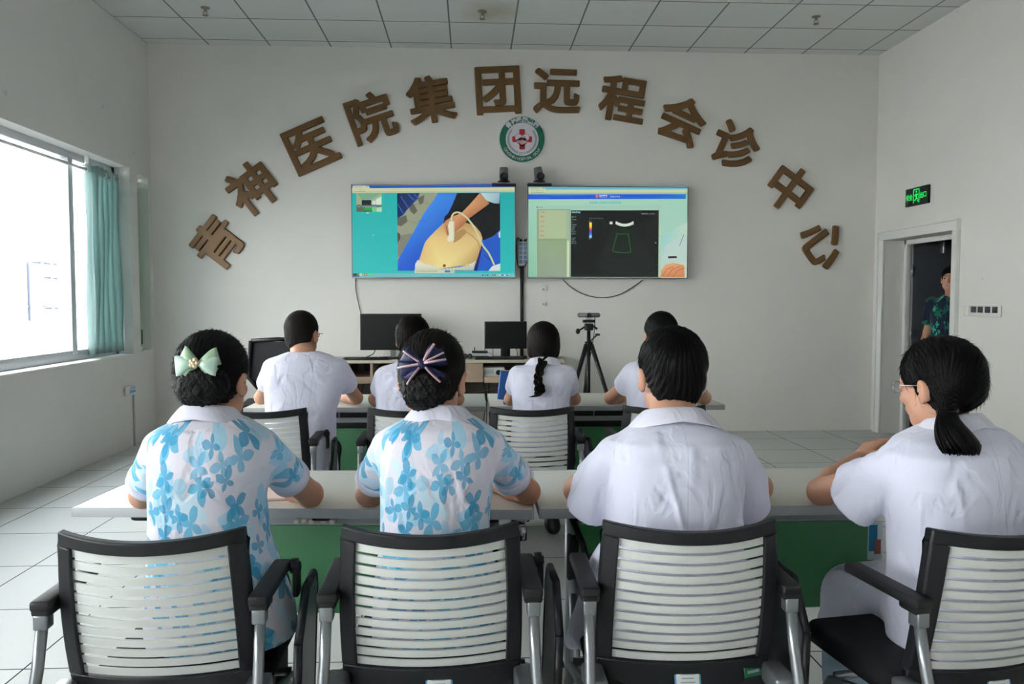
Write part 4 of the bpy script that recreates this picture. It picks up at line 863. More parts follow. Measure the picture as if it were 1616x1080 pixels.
# ------------------------------------------------------------------ slat-back chairs with arms and folding writing tablets
SLAT = mat('pale_grey_slat_plastic', 'd0d1cd', .42, spec=.4); FRB = mat('black_chair_frame', '0e0f14', .5); TUBE = mat('silver_chair_tube', '8d9093', .32, .75); PADM = mat('black_arm_pad', '0d0d10', .55)
SEATF = mat('black_seat_fabric', '141519', .9, bump=(400, .3, .001)); TABG = mat('grey_tablet_laminate', '565a58', .35)
def back_pt(u, v, off=0):
    "surface of the back rest: u -1..1 across, v 0 (bottom) .. 1 (top); off = towards the camera side"
    z = .430+.390*v+.012*u*u*v
    y = -.185-.095*v-.012*math.sin(v*3.0)+.062*u*u*(0.55+.45*v)
    w_ = .206-.008*v+.006*math.sin(v*3.1)
    return Vector((u*w_, y-off, z))
def curved(b, u0, u1, v0, v1, th, nu=10, nv=2, mi=0, slope0=None):
    vs = []
    for s_ in (0, 1):
        for j in range(nv+1):
            for i in range(nu+1): vs.append(back_pt(u0+(u1-u0)*i/nu, v0+(v1-v0)*j/nv, th/2-th*s_))
    n = (nu+1)*(nv+1); f = []
    g = lambda s_, i, j: s_*n+j*(nu+1)+i
    for j in range(nv):
        for i in range(nu):
            f.append([g(0,i,j), g(0,i+1,j), g(0,i+1,j+1), g(0,i,j+1)]); f.append([g(1,i,j), g(1,i,j+1), g(1,i+1,j+1), g(1,i+1,j)])
    for i in range(nu): f += [[g(0,i,0), g(1,i,0), g(1,i+1,0), g(0,i+1,0)], [g(0,i,nv), g(0,i+1,nv), g(1,i+1,nv), g(1,i,nv)]]
    for j in range(nv): f += [[g(0,0,j), g(0,0,j+1), g(1,0,j+1), g(1,0,j)], [g(0,nu,j), g(1,nu,j), g(1,nu,j+1), g(0,nu,j+1)]]
    b.add(vs, f, mi, True)
def make_chair():
    r = thing('conference_chair', 'chair', 'chair')
    V0, V1, U1 = .155, .922, .825
    b = MB()
    curved(b, -1, 1, V1, 1.0, .026, 16, 3); curved(b, -1, 1, -.09, V0, .022, 16, 3)
    curved(b, -1, -U1, V0, V1, .026, 3, 10); curved(b, U1, 1, V0, V1, .026, 3, 10)
    o = b.build('back_frame', FRB, r)
    bm = bmesh.new(); bm.from_mesh(o.data); bmesh.ops.remove_doubles(bm, verts=bm.verts, dist=.0008); bm.to_mesh(o.data); bm.free()
    md = o.modifiers.new('bevel', 'BEVEL'); md.width = .004; md.segments = 2; md.limit_method = 'ANGLE'
    smooth_angle(o, 50)
    b = MB(); n = 12; st = (V1-V0+.004)/n
    for i in range(n): curved(b, -U1-.01, U1+.01, V0+st*i+.010, V0+st*(i+1)-.008+(.006 if i == n-1 else 0), .006, 16, 1)
    o = b.build('back_slats', SLAT, r); smooth_angle(o, 50)
    b = MB(); b.box((0, .03, .420), (.43, .42, .07), .033, seg=5); b.box((0, .03, .405), (.40, .38, .02), .005); b.build('seat', SEATF, r)
    for s_ in (-1, 1):
        b = MB(); b.tube([(s_*.232, -.235, .645), (s_*.233, -.262, .54), (s_*.236, -.30, .44), (s_*.246, -.42, .055)], .0125, 14); b.box((s_*.231, -.236, .638), (.03, .034, .034), .004); b.build('rear_leg', TUBE, r)
        b = MB(); b.tube([(s_*.236, -.29, .455), (s_*.236, -.10, .40), (s_*.240, .06, .36), (s_*.248, .27, .055)], .0125, 14); b.build('front_leg', TUBE, r)
        b = MB(); b.box((s_*.215, -.215, .45), (.05, .11, .05), .008); b.build('side_bracket', TUBE, r)
        b = MB(); b.box((s_*.230, -.125, .674), (.044, .26, .024), .007, seg=3); b.box((s_*.230, -.222, .664), (.042, .06, .030), .008, seg=3); ar = b.build('arm_pad', PADM, r)
        for y, z in ((-.42, .03), (.27, .03)):
            b = MB(); b.cyl((s_*.247-.014, y, z), (s_*.247+.014, y, z), .028, 20); b.box((s_*.247, y, .055), (.034, .04, .03), .008); b.build('castor', BLACK, r)
    b = MB(); b.cyl((-.236, .05, .375), (.236, .05, .375), .011); b.cyl((-.236, -.28, .43), (.236, -.28, .43), .010); b.build('cross_tube', TUBE, r)
    # writing tablet folded down beside the right arm
    b = MB(); pl = [(-.17, .34), (-.12, .27), (.04, .30), (.05, .60), (.03, .64), (-.08, .64), (-.17, .54)]
    M_ = Matrix.Translation((.278, .0, 0)) @ Matrix.Rotation(math.radians(1), 4, 'Z') @ Matrix.Rotation(math.radians(2), 4, 'Y')
    b.prism(pl, -.008, .008, 'YZ', 0, M_); tb = b.build('writing_tablet', TABG, r)
    b = MB(); c0 = Vector((0, 0)); n = len(pl)
    for i in range(n):
        a_, c_ = pl[i], pl[(i+1) % n]; b.cyl(M_ @ Vector((0, a_[0], a_[1])), M_ @ Vector((0, c_[0], c_[1])), .0105, 8)
    b.build('tablet_edge', FRB, tb)
    b = MB(); b.cyl((.245, -.02, .672), (.278, -.02, .675), .011); b.box((.268, -.02, .640), (.016, .04, .08), .006); b.cyl((.255, -.02, .675), (.272, -.02, .675), .019); b.build('tablet_hinge', DARK, r)
    return r
STW = mat('white_label_paper', 'd6d8d8', .5); STB = mat('blue_label_rim', '5aa0c8', .5); STG = mat('green_label', '1f6b48', .5); STX = mat('label_print', '9aa4a8', .6)
def sticker(ch, u, green=False):
    p = back_pt(u, .062, .0125)
    b = MB(); b.box((0, 0, 0), (.062 if not green else .05, .0012, .045 if not green else .024), .0005); o = b.build('label', STB if not green else STG, ch); o.location = (p.x, p.y-.001, p.z-.004 if not green else p.z); o.rotation_euler = (math.radians(-14), 0, math.atan(u*.5))
    b = MB(); b.box((0, -.001, 0), (.054 if not green else .042, .0012, .038 if not green else .016), .0005); q_ = b.build('label_face', STW if not green else STG, o)
    b = MB()
    for i in range(3 if not green else 1): b.box((0, -.0018, .010-.009*i if not green else 0), (.034-.006*(i == 1), .0006, .003 if not green else .006))
    b.build('label_print', STX, o)
CH = []
proto = make_chair()
seats = [(-.705, 1.985, 1, 'slat-back chair behind the leftmost woman in a blue floral blouse', 'front'), (-.098, 2.00, 1, 'slat-back chair behind the second floral blouse woman, under the navy bow', 'front'),
         (.500, 2.00, -1, 'slat-back chair behind the man in the front row, with a green label', 'front'), (1.165, 1.93, 9, 'slat-back chair behind the ponytailed woman at the right edge', 'front'),
         (-.985, 3.96, 3, 'slat-back chair behind the man with glasses, second row', 'second'), (-.29, 3.96, 0, 'slat-back chair half hidden behind the navy bow woman, second row', 'second'),
         (.275, 3.96, 2, 'slat-back chair behind the braided woman, second row', 'second'), (.92, 3.98, 0, 'slat-back chair half hidden by the front row man, second row', 'second')]
for i, (x, y, a, l, row) in enumerate(seats):
    c = proto if i == 0 else copy_tree(proto)
    c.location = (x, y, 0); c.rotation_euler = (0, 0, math.radians(a)); c['label'] = l; c['group'] = 'slat-back conference chairs, %s row' % row; CH.append(c)
for i, u in ((0, .10), (1, .08), (2, .02), (3, .05)): sticker(CH[i], u)
sticker(CH[2], .80, True)

# black office chair standing empty behind the second row
oc = thing('office_chair', 'empty black mesh-back office chair beside the left end of the desk', 'chair', (-1.56, 6.35, 0), math.radians(188))
MESHM = mat('black_mesh_fabric', '2b2c30', .9)
b = MB(); b.box((0, .0, .50), (.50, .48, .08), .035, seg=4); b.build('seat', SEATF, oc)
b = MB()
for s_ in (-1, 1): b.tube([(s_*.13, -.27, .58), (s_*.235, -.30, .70), (s_*.215, -.33, 1.0)], .018, 10)
b.tube([(-.215, -.33, 1.0), (0, -.35, 1.01), (.215, -.33, 1.0)], .018, 10); b.tube([(-.13, -.27, .58), (0, -.28, .55), (.13, -.27, .58)], .018, 10); b.tube([(0, -.28, .56), (0, -.24, .46), (0, -.1, .45)], .03, 10); b.build('back_frame', BLACK, oc)
b = MB(); b.add([(-.13,-.285,.58), (.13,-.285,.58), (.23,-.315,.70), (.215,-.345,.99), (-.215,-.345,.99), (-.23,-.315,.70)], [[0,1,2,5], [5,2,3,4]]); o = b.build('back_mesh', MESHM, oc); o.modifiers.new('t', 'SOLIDIFY').thickness = .008
for s_ in (-1, 1): b = MB(); b.tube([(s_*.27, -.12, .50), (s_*.30, -.13, .69), (s_*.29, .12, .71)], [.014, .014, .018], 8); b.tube([(s_*.27, .1, .50), (s_*.29, .12, .70)], .012, 8); b.build('armrest', BLACK, oc)
b = MB(); b.cyl((0, 0, .10), (0, 0, .46), .025); b.build('gas_lift', DARK, oc)
for k in range(5):
    t = math.radians(72*k+10); b = MB(); b.tube([(0,0,.12), (.28*math.cos(t), .28*math.sin(t), .075)], [.028, .016], 8); lo = b.build('base_leg', BLACK, oc); b = MB(); b.cyl((.28*math.cos(t)-.02, .28*math.sin(t), .028), (.28*math.cos(t)+.02, .28*math.sin(t), .028), .027); b.build('castor', BLACK, lo)
# ------------------------------------------------------------------ people
SKIN = mat('skin', 'c4937a', .5, spec=.35, bump=(900, .1, .0003), sss=.12, vary=(14, .06)); LIP = mat('lip', 'b0736a', .45); EYEW = mat('eye_white', 'd8d4cf', .25); IRIS = mat('dark_iris', '1a1210', .15); BROW = mat('eyebrow', '231a17', .8); NAIL = mat('nail', 'd8aa9a', .3)
def hair_mat(name, c, c2, rough=.5, dens=90):
    m = mat(name, c, rough, spec=.14); nt = m.node_tree; b = nt.nodes['Principled BSDF']; L = nt.links.new
    a = nt.nodes.new('ShaderNodeAttribute'); a.attribute_name = 'flow'
    n = nt.nodes.new('ShaderNodeTexNoise'); n.inputs['Scale'].default_value = dens; n.inputs['Detail'].default_value = 3; L(a.outputs['Vector'], n.inputs[0])
    bp = nt.nodes.new('ShaderNodeBump'); bp.inputs['Strength'].default_value = .55; bp.inputs['Distance'].default_value = .0025; L(n.outputs[0], bp.inputs['Height']); L(bp.outputs[0], b.inputs['Normal'])
    mx = nt.nodes.new('ShaderNodeMix'); mx.data_type = 'RGBA'; L(n.outputs[0], mx.inputs[0]); mx.inputs[6].default_value = lin(c); mx.inputs[7].default_value = lin(c2); L(mx.outputs[2], b.inputs['Base Color']); return m
HB = hair_mat('black_hair', '040404', '0b0909'); HBR = hair_mat('dark_brown_hair', '070404', '17100c'); HGR = hair_mat('cropped_hair', '0f0d0c', '2c2723', .6, 160)
NET = mat('black_bun_net', '050505', .5, spec=.2, bump=(240, 1.0, .004))
def shirt_mat(name, c, seams=(), seam_c=None):
    m = mat(name, c, .82, spec=.2, sheen=.15); nt = m.node_tree; b = nt.nodes['Principled BSDF']; L = nt.links.new; tc = nt.nodes['Texture Coordinate']
    a = nt.nodes.new('ShaderNodeAttribute'); a.attribute_name = 'cloth'; sp = nt.nodes.new('ShaderNodeSeparateXYZ'); L(a.outputs['Vector'], sp.inputs[0])
    mp = nt.nodes.new('ShaderNodeMapping'); mp.inputs['Scale'].default_value = (1, 1, .55); mp.inputs['Rotation'].default_value = (.2, .5, 0); L(tc.outputs['Object'], mp.inputs[0])
    n = nt.nodes.new('ShaderNodeTexNoise'); n.inputs['Scale'].default_value = 13; n.inputs['Detail'].default_value = 2.5; n.inputs['Distortion'].default_value = .9; n.inputs['Roughness'].default_value = .45; L(mp.outputs[0], n.inputs[0])
    rd = math_node(nt, 'ABSOLUTE', math_node(nt, 'SUBTRACT', n.outputs[0], .5)); rd = math_node(nt, 'POWER', math_node(nt, 'SUBTRACT', 1.0, math_node(nt, 'MULTIPLY', rd, 1.6)), 1.6)
    h = math_node(nt, 'ADD', math_node(nt, 'MULTIPLY', rd, .35), n.outputs[0])
    sm = None
    for u in seams:
        d = math_node(nt, 'ABSOLUTE', math_node(nt, 'SUBTRACT', sp.outputs[0], u)); l = math_node(nt, 'LESS_THAN', d, .0016); sm = l if sm is None else math_node(nt, 'MAXIMUM', sm, l)
    if sm is not None:
        mc = nt.nodes.new('ShaderNodeMix'); mc.data_type = 'RGBA'; L(math_node(nt, 'MULTIPLY', sm, .3), mc.inputs[0]); mc.inputs[6].default_value = lin(c); mc.inputs[7].default_value = lin('9a9ab0'); L(mc.outputs[2], b.inputs['Base Color'])
        h = math_node(nt, 'SUBTRACT', h, math_node(nt, 'MULTIPLY', sm, .35))
    bp = nt.nodes.new('ShaderNodeBump'); bp.inputs['Strength'].default_value = .8; bp.inputs['Distance'].default_value = .014; L(h, bp.inputs['Height']); L(bp.outputs[0], b.inputs['Normal'])
    return m, a, sm
WHT, _, _ = shirt_mat('white_coat_cloth', 'dadaec', (0.0,)); WHT2, _, _ = shirt_mat('white_uniform_cloth', 'dcdcee', (-.085, .085)); COLW, _, _ = shirt_mat('white_collar_cloth', 'dad8e6')
def floral(name, base, layers, seams=()):
    m, a, sm = shirt_mat(name, base, seams); nt = m.node_tree; L = nt.links.new; cur = None; b = nt.nodes['Principled BSDF']
    for (scale, off, n, R, thr, col, soft, amt) in layers:
        mp = nt.nodes.new('ShaderNodeMapping'); mp.inputs['Location'].default_value = off; L(a.outputs['Vector'], mp.inputs[0])
        v = nt.nodes.new('ShaderNodeTexVoronoi'); v.voronoi_dimensions = '2D'; v.inputs['Scale'].default_value = scale; v.inputs['Randomness'].default_value = .85; L(mp.outputs[0], v.inputs['Vector'])
        s1 = nt.nodes.new('ShaderNodeVectorMath'); s1.operation = 'SUBTRACT'; L(mp.outputs[0], s1.inputs[0]); L(v.outputs['Position'], s1.inputs[1])
        sx = nt.nodes.new('ShaderNodeSeparateXYZ'); L(s1.outputs[0], sx.inputs[0]); sc_ = nt.nodes.new('ShaderNodeSeparateColor'); L(v.outputs['Color'], sc_.inputs[0])
        th = math_node(nt, 'ADD', math_node(nt, 'ARCTAN2', sx.outputs[1], sx.outputs[0]), math_node(nt, 'MULTIPLY', sc_.outputs[0], 6.283))
        f = math_node(nt, 'FRACT', math_node(nt, 'MULTIPLY', math_node(nt, 'ADD', th, 12.566), n/6.2832)); tri = math_node(nt, 'SUBTRACT', 1.0, math_node(nt, 'ABSOLUTE', math_node(nt, 'SUBTRACT', math_node(nt, 'MULTIPLY', f, 2.0), 1.0)))
        k = math_node(nt, 'FLOOR', math_node(nt, 'MULTIPLY', math_node(nt, 'ADD', th, 12.566), n/6.2832)); wn = nt.nodes.new('ShaderNodeTexWhiteNoise'); wn.noise_dimensions = '2D'; cb = nt.nodes.new('ShaderNodeCombineXYZ'); L(k, cb.inputs[0]); L(sc_.outputs[2], cb.inputs[1]); L(cb.outputs[0], wn.inputs['Vector'])
        lim = math_node(nt, 'MULTIPLY', math_node(nt, 'POWER', tri, .56), math_node(nt, 'MULTIPLY', math_node(nt, 'ADD', .72, math_node(nt, 'MULTIPLY', wn.outputs[0], .5)), R/scale))
        lim = math_node(nt, 'MULTIPLY', lim, math_node(nt, 'ADD', .7, math_node(nt, 'MULTIPLY', sc_.outputs[1], .5)))
        ln = nt.nodes.new('ShaderNodeVectorMath'); ln.operation = 'LENGTH'; L(s1.outputs[0], ln.inputs[0])
        mr = nt.nodes.new('ShaderNodeMapRange'); L(math_node(nt, 'SUBTRACT', lim, ln.outputs['Value']), mr.inputs[0]); mr.inputs[1].default_value = 0; mr.inputs[2].default_value = soft; mr.inputs[3].default_value = 0; mr.inputs[4].default_value = 1
        fac = math_node(nt, 'MULTIPLY', math_node(nt, 'MULTIPLY', mr.outputs[0], math_node(nt, 'GREATER_THAN', sc_.outputs[2], thr)), math_node(nt, 'MULTIPLY', amt, math_node(nt, 'ADD', .75, math_node(nt, 'MULTIPLY', sc_.outputs[1], .25))))
        mx = nt.nodes.new('ShaderNodeMix'); mx.data_type = 'RGBA'; L(fac, mx.inputs[0]); mx.inputs[7].default_value = lin(col)
        if cur is None: mx.inputs[6].default_value = lin(base)
        else: L(cur, mx.inputs[6])
        cur = mx.outputs[2]
    L(cur, b.inputs['Base Color']); return m
FLW = floral('blue_flower_cloth', 'dedae6', [(8, (.3,.1,0), 4, .74, .45, 'bfe2f2', .006, .75), (9.5, (1.7,.4,0), 3, .66, .40, '96cfe8', .003, .8), (10.5, (.9,2.2,0), 4, .60, .42, '55b2d8', .0012, .92), (12.5, (3.1,1.2,0), 4, .52, .52, '3a9dc8', .0012, .92)], (-.10, .10))
FLG = floral('green_leaf_print', '131c33', [(11, (.2,.5,0), 5, .75, .55, '186e56', .004, .9), (15, (1.2,.3,0), 4, .6, .65, '3fc09a', .002, .9)])
JEAN = mat('blue_denim', '5a7590', .9, bump=(500, .3, .001), vary=(30, .12)); JCUF = mat('denim_turn_up', '8ea3b5', .9, bump=(500, .3, .001)); BLKT = mat('black_trouser_cloth', '16161a', .9); NAVT = mat('navy_trouser_cloth', '23283a', .9)
SHOE = mat('black_shoe', '151515', .4); SOLE = mat('white_sole', 'cfcfcf', .6)

def Rzx(yaw, pitch, roll=0): return np.array((Euler((0, 0, math.radians(yaw))).to_matrix() @ Euler((math.radians(pitch), 0, 0)).to_matrix() @ Euler((0, math.radians(roll), 0)).to_matrix()))
def hand(g, W, d, n, side, s=1.0):
    "palm and five fingers in the distance field: wrist W, direction d, palm normal n (the way the palm faces), side = thumb direction"
    W = np.array(W, float); d = np.array(d, float); d /= np.linalg.norm(d); n = np.array(n, float); n -= d*(n@d); n /= np.linalg.norm(n); t = np.cross(d, n)*side
    for a in (-.026, -.009, .009, .026): g.cone(W+d*.012*s+t*a*.6*s, W+d*.082*s+t*a*s, .014*s, .0125*s, k=.01)
    for a, l in zip((.031, .0105, -.010, -.030), (.066, .076, .070, .054)):
        b0 = W+d*.085*s+t*a*s; b1 = b0+(d*.92+n*.25+t*a*3)*l*.50*s; b2 = b1+(d*.75+n*.65)*l*.30*s; b3 = b2+(d*.5+n*.85)*l*.24*s
        g.cone(b0, b1, .0098*s, .0088*s, k=.003); g.cone(b1, b2, .0088*s, .008*s, k=.002); g.cone(b2, b3, .008*s, .0068*s, k=.002)
    c0 = W+d*.022*s+t*.022*s; c1 = c0+(d*.55+t*.75+n*.25)*.042*s; c2 = c1+(d*.9+t*.3+n*.2)*.030*s; c3 = c2+(d*.95+n*.25)*.024*s
    g.cone(c0, c1, .0145*s, .0115*s, k=.008); g.cone(c1, c2, .0112*s, .0098*s, k=.003); g.cone(c2, c3, .0098*s, .008*s, k=.002)
def strands(V, N, idx, dirs, length, lift, rad, seed, seg=3):
    r = np.random.default_rng(seed); P = V[idx]; n = len(P); L = length*(.6+.8*r.random(n))[:, None]
    D = dirs[idx]+r.normal(0, .16 if lift > .05 else .07, (n, 3)); D /= np.linalg.norm(D, axis=1)[:, None]+1e-9; Nn = N[idx]; S = np.cross(D, Nn); S /= np.linalg.norm(S, axis=1)[:, None]+1e-9
    rings = []
    for k in range(seg+1):
        t = k/seg; c = P-Nn*.001+D*L*t+Nn*(lift*L*t*(1.4-t)); w_ = rad*(1-.85*t)
        rings.append(np.stack([c+S*w_, c-S*w_*.5+Nn*w_*.8, c-S*w_*.5-Nn*w_*.8], 1))
    X = np.stack(rings, 1).reshape(-1, 3); base = np.arange(n)[:, None]*(seg+1)*3; F_ = []
    for k in range(seg):
        for j in range(3): F_.append(np.concatenate([base+k*3+j, base+k*3+(j+1) % 3, base+(k+1)*3+(j+1) % 3, base+(k+1)*3+j], 1))
    return X, np.concatenate(F_)
def folds_disp(V, folds):
    d = np.zeros(len(V))
    for c, t, L, w_, a in folds:
        p = V-c; s = p@t; q2 = (p**2).sum(1)-s*s; d += a*np.exp(-q2/(w_*w_))*np.exp(-(s/L)**2)
    return d
def person(label, root, S, group=None):
    "S holds joints in room coordinates; everything is stored relative to the point on the floor under the pelvis"
    R0 = np.array(root, float); J = lambda p: np.array(p, float)-R0
    r = thing('person', label, 'person', root, 0, group)
    hs = S.get('hs', 1.0); H = J(S['head']); HR = Rzx(*S['hrot']); hl = lambda x, y, z: H+HR@(np.array([x, y, z])*hs)
    near = S.get('near', True); hv = .0042 if near else .006
    male = S.get('male', False); nr = .056 if male else .047; nb = J(S['neck'])
    col = [(z-R0[2], cx-R0[0], cy-R0[1], a, b) for z, cx, cy, a, b in S['col']]; col.sort(); ang = S.get('ang', 0)
    arms = S['arms']; legs = S['legs']
    for A in arms:      # elbows and wrists rest on the table; the sleeve follows the upper arm
        if not label.startswith('man in a navy'):
            A['el'] = (A['el'][0], A['el'][1], max(A['el'][2], .750+A.get('r', (0, .036))[1])); A['wr'] = (A['wr'][0], A['wr'][1], max(A['wr'][2], .780))
        s0, e0, c0 = [np.array(A[k], float) for k in ('sh', 'el', 'cuff')]; u0 = (e0-s0)/np.linalg.norm(e0-s0); p0 = s0+u0*np.clip((c0-s0)@u0, .06, np.linalg.norm(e0-s0)*.8)
        A['drape'] = tuple(c0); A['cuff'] = tuple(p0*.84+c0*.16+np.array((0, 0, -.004))); A['sl'] = (A['sl'][0]+.002, A['sl'][1]+.003)
    pts = [hl(0,0,.15), hl(0,-.13,0), hl(0,.14,0), hl(.12,0,0), hl(-.12,0,0)]+[J(p) for A in arms for p in (A['sh'], A['el'], A['wr'])]+[J(p) for Lg in legs for p in Lg]+[np.array((c[1]-c[3], c[2]-c[4], c[0])) for c in col]+[np.array((c[1]+c[3], c[2]+c[4], c[0])) for c in col]+[J(A['wr'])+np.array(A['hd'])/np.linalg.norm(A['hd'])*.2 for A in arms]
    lo = np.min(pts, 0)-.07; hi = np.max(pts, 0)+.07; lo[2] = max(lo[2], 0.0)
    g = SDF(lo, hi, hv)
    g.ell(hl(0,-.012,.035), np.array((.077,.095,.085))*hs, R=HR); g.ell(hl(0,.028,-.03), np.array((.061,.062,.083))*hs, k=.02, R=HR)
    g.ell(hl(0,.056,-.088), np.array((.030,.028,.024))*hs, k=.02, R=HR)
    for s_ in (-1, 1):
        g.ell(hl(s_*.042,.012,-.062), np.array((.026,.036,.03))*hs, k=.02, R=HR); g.ell(hl(s_*.036,.066,-.022), np.array((.022,.018,.020))*hs, k=.012, R=HR)
        g.ell(hl(s_*.031,.100,.006), np.array((.019,.016,.012))*hs, k=.012, op='sub', R=HR); g.ell(hl(s_*.031,.079,.005), np.array((.0135,.0125,.0115))*hs, k=.001, R=HR)
        g.cone(hl(s_*.012,.086,.024), hl(s_*.046,.074,.022), .008*hs, .006*hs, k=.01); g.ell(hl(s_*.011,.098,-.032), np.array((.008,.009,.007))*hs, k=.005, R=HR)
        ER_ = HR@np.array(Euler((math.radians(-8), 0, math.radians(s_*-28))).to_matrix())
        g.ell(hl(s_*.084,-.010,-.008), np.array((.0085,.0185,.031))*hs, k=.004, R=ER_); g.ell(hl(s_*.0935,-.001,-.004), np.array((.007,.010,.019))*hs, k=.003, op='sub', R=ER_); g.ell(hl(s_*.078,.0,-.034), np.array((.007,.010,.010))*hs, k=.004, R=HR)
    g.cone(hl(0,.086,.014), hl(0,.104,-.028), .008*hs, .0115*hs, k=.010); g.ell(hl(0,.100,-.032), np.array((.011,.011,.009))*hs, k=.006, R=HR)
    g.cone(hl(-.018,.084,-.055), hl(.018,.084,-.055), .0075*hs, .0075*hs, k=.005); g.cone(hl(-.014,.083,-.064), hl(.014,.083,-.064), .008*hs, .008*hs, k=.004); g.box(hl(0,.094,-.0595), (.022*hs,.004,.0012), 0, k=.002, op='sub', R=HR)
    g.cone(hl(0,-.012,-.055), nb, nr, nr*1.12, k=.02)
    for A in arms: g.cone(nb-np.array((0,0,.03)), J(A['sh'])-np.array((0,0,.012)), .040, .030, k=.03)
    g.column([(z, x, y, max(a-.022, .03), max(b-.022, .03)) for z, x, y, a, b in col if z < nb[2]-.05], ang, k=.03)
    for A in arms:
        rr = A.get('r', (.033, .036, .025)); g.cone(J(A['sh'])-np.array((0,0,.008)), J(A['el']), rr[0], rr[1], k=.02)
        el, wr = J(A['el']), J(A['wr']); mid = el+(wr-el)*.35; g.cone(el, mid, rr[1], rr[1]*1.02, k=.012); g.cone(mid, wr, rr[1]*1.0, rr[2], k=.015)
        hand(g, wr, A['hd'], A.get('hn', (0,0,-1)), A['side'], 1.0 if male else .93)
    for hip, kn, an in legs:
        g.cone(J(hip), J(kn), .065, .048, k=.03); g.cone(J(kn), J(an), .046, .034, k=.02); g.cone(J(an)-np.array((0,0,.02)), J(an)+np.array((0,.10,-.035)), .028, .022, k=.02)
    V, Fc = g.mesh(); V = laplace(V, Fc, 1, .4)
    fcn = V[Fc].mean(1); Lc = ((fcn-H)@HR)/hs; mi = np.zeros(len(Fc), int)
    for s_ in (-1, 1):
        e = Lc-np.array((s_*.031,.079,.005)); de = np.sqrt((e**2).sum(1)); m_ = (de < .0150) & (e[:, 1] > .004) & (np.abs(e[:, 2]) < .0062-.25*e[:, 0]**2/.013) & (np.abs(e[:, 0]) < .013); mi[m_] = 2
        mi[m_ & (np.hypot(e[:, 0], e[:, 2]) < .0060)] = 3
        mi[(np.abs(Lc[:, 2]-.0275-.0*Lc[:, 0]) < .0026) & (Lc[:, 0]*s_ > .014) & (Lc[:, 0]*s_ < .048) & (Lc[:, 1] > .06)] = 4
    mi[(np.abs(Lc[:, 2]+.0595) < .0075) & (np.abs(Lc[:, 0]) < .021-1.3*np.abs(Lc[:, 2]+.0595)) & (Lc[:, 1] > .078)] = 1
    body = np_mesh('body', V, Fc, [SKIN, LIP, EYEW, IRIS, BROW], r, mi)
    # ---------------- hair
    st = S['hair']; hm = S.get('hmat', HB); gr_ = {'buzz': .006, 'short': .011, 'bun': .009, 'tail': .011, 'braid': .011}[st]
    hh = .004 if near else .005
    pl = [hl(x, y, z) for x in (-.12,.12) for y in (-.19,.12) for z in (-.13,.14)]; gh = SDF(np.min(pl, 0)-.01, np.max(pl, 0)+.01, hh)
    gh.ell(hl(0,-.014,.036), np.array((.077+gr_,.097+gr_,.087+gr_))*hs, R=HR)
    if st in ('buzz', 'short'):
        gh.ell(hl(0,-.048,-.022), np.array((.066+gr_*.45,.052+gr_*.5,.068))*hs, k=.02, R=HR)
        gh.ell(hl(0,.120,-.035), np.array((.10,.085,.098))*hs, k=.006, op='sub', R=HR)
        gh.box(hl(0,.02,-.163), np.array((.15,.2,.075))*hs, .0, k=.01, op='sub', R=HR@np.array(Euler((math.radians(-10),0,0)).to_matrix()))
        for s_ in (-1, 1): gh.ell(hl(s_*.094,.0,-.022), np.array((.037,.038,.055))*hs, k=.006, op='sub', R=HR); gh.box(hl(s_*.08,.03,-.065), np.array((.05,.055,.05))*hs, .01, k=.01, op='sub', R=HR); gh.ell(hl(s_*.088,-.035,-.085), np.array((.035,.05,.05))*hs, k=.02, op='sub', R=HR)
        pole = hl(.01, -.05, .11)
    else:
        gh.ell(hl(0,-.044,-.018), np.array((.068,.066,.070))*hs, k=.02, R=HR)
        gh.ell(hl(0,.122,-.045), np.array((.098,.088,.115))*hs, k=.008, op='sub', R=HR)
        gh.box(hl(0,.0,-.165), np.array((.15,.22,.075))*hs, 0, k=.03, op='sub', R=HR@np.array(Euler((math.radians(-18),0,0)).to_matrix()))
        for s_ in (-1, 1): gh.ell(hl(s_*.094,-.002,-.028), np.array((.030,.026,.042))*hs, k=.006, op='sub' if st != 'braid' else 'add', R=HR) if st != 'braid' else gh.ell(hl(s_*.070,-.02,-.02), np.array((.018,.035,.05))*hs, k=.02, R=HR); gh.box(hl(s_*.08,.080,-.058), np.array((.05,.055,.065))*hs, .01, k=.008, op='sub', R=HR); gh.ell(hl(s_*.075,.03,-.085), np.array((.04,.055,.05))*hs, k=.015, op='sub', R=HR)
        pole = J(S['tiew']) if 'tiew' in S else hl(*S.get('tie', (0,-.11,-.02)))
        gh.cone(hl(0,-.04,-.0), pole, .066*hs, .020*hs, k=.03)
    if st == 'braid': gh.ell(hl(0,-.055,-.065), np.array((.052,.045,.05))*hs, k=.02, R=HR)
    V, Fc = gh.mesh(); V = laplace(V, Fc, 2, .5); N = vnormals(V, Fc)
    ax = pole-hl(0, .02, .05); ax /= np.linalg.norm(ax); e1 = np.cross(ax, HR@np.array((1., 0, 0))); e1 /= np.linalg.norm(e1); e2 = np.cross(ax, e1)
    q = V-pole; az = np.arctan2(q@e2, q@e1); flow = np.stack([np.cos(az), np.sin(az), .35*(q@ax)], 1)
    rng = np.random.default_rng(S.get('seed', 1))
    amp = {'buzz': .0006, 'short': .0012, 'bun': .0009, 'tail': .0010, 'braid': .0008}[st]
    V = V+N*(amp*(np.sin(az*47+3*np.sin(q@ax*40))+np.sin(az*61+2+5*np.sin(q@ax*25)))[:, None])
    extra = None
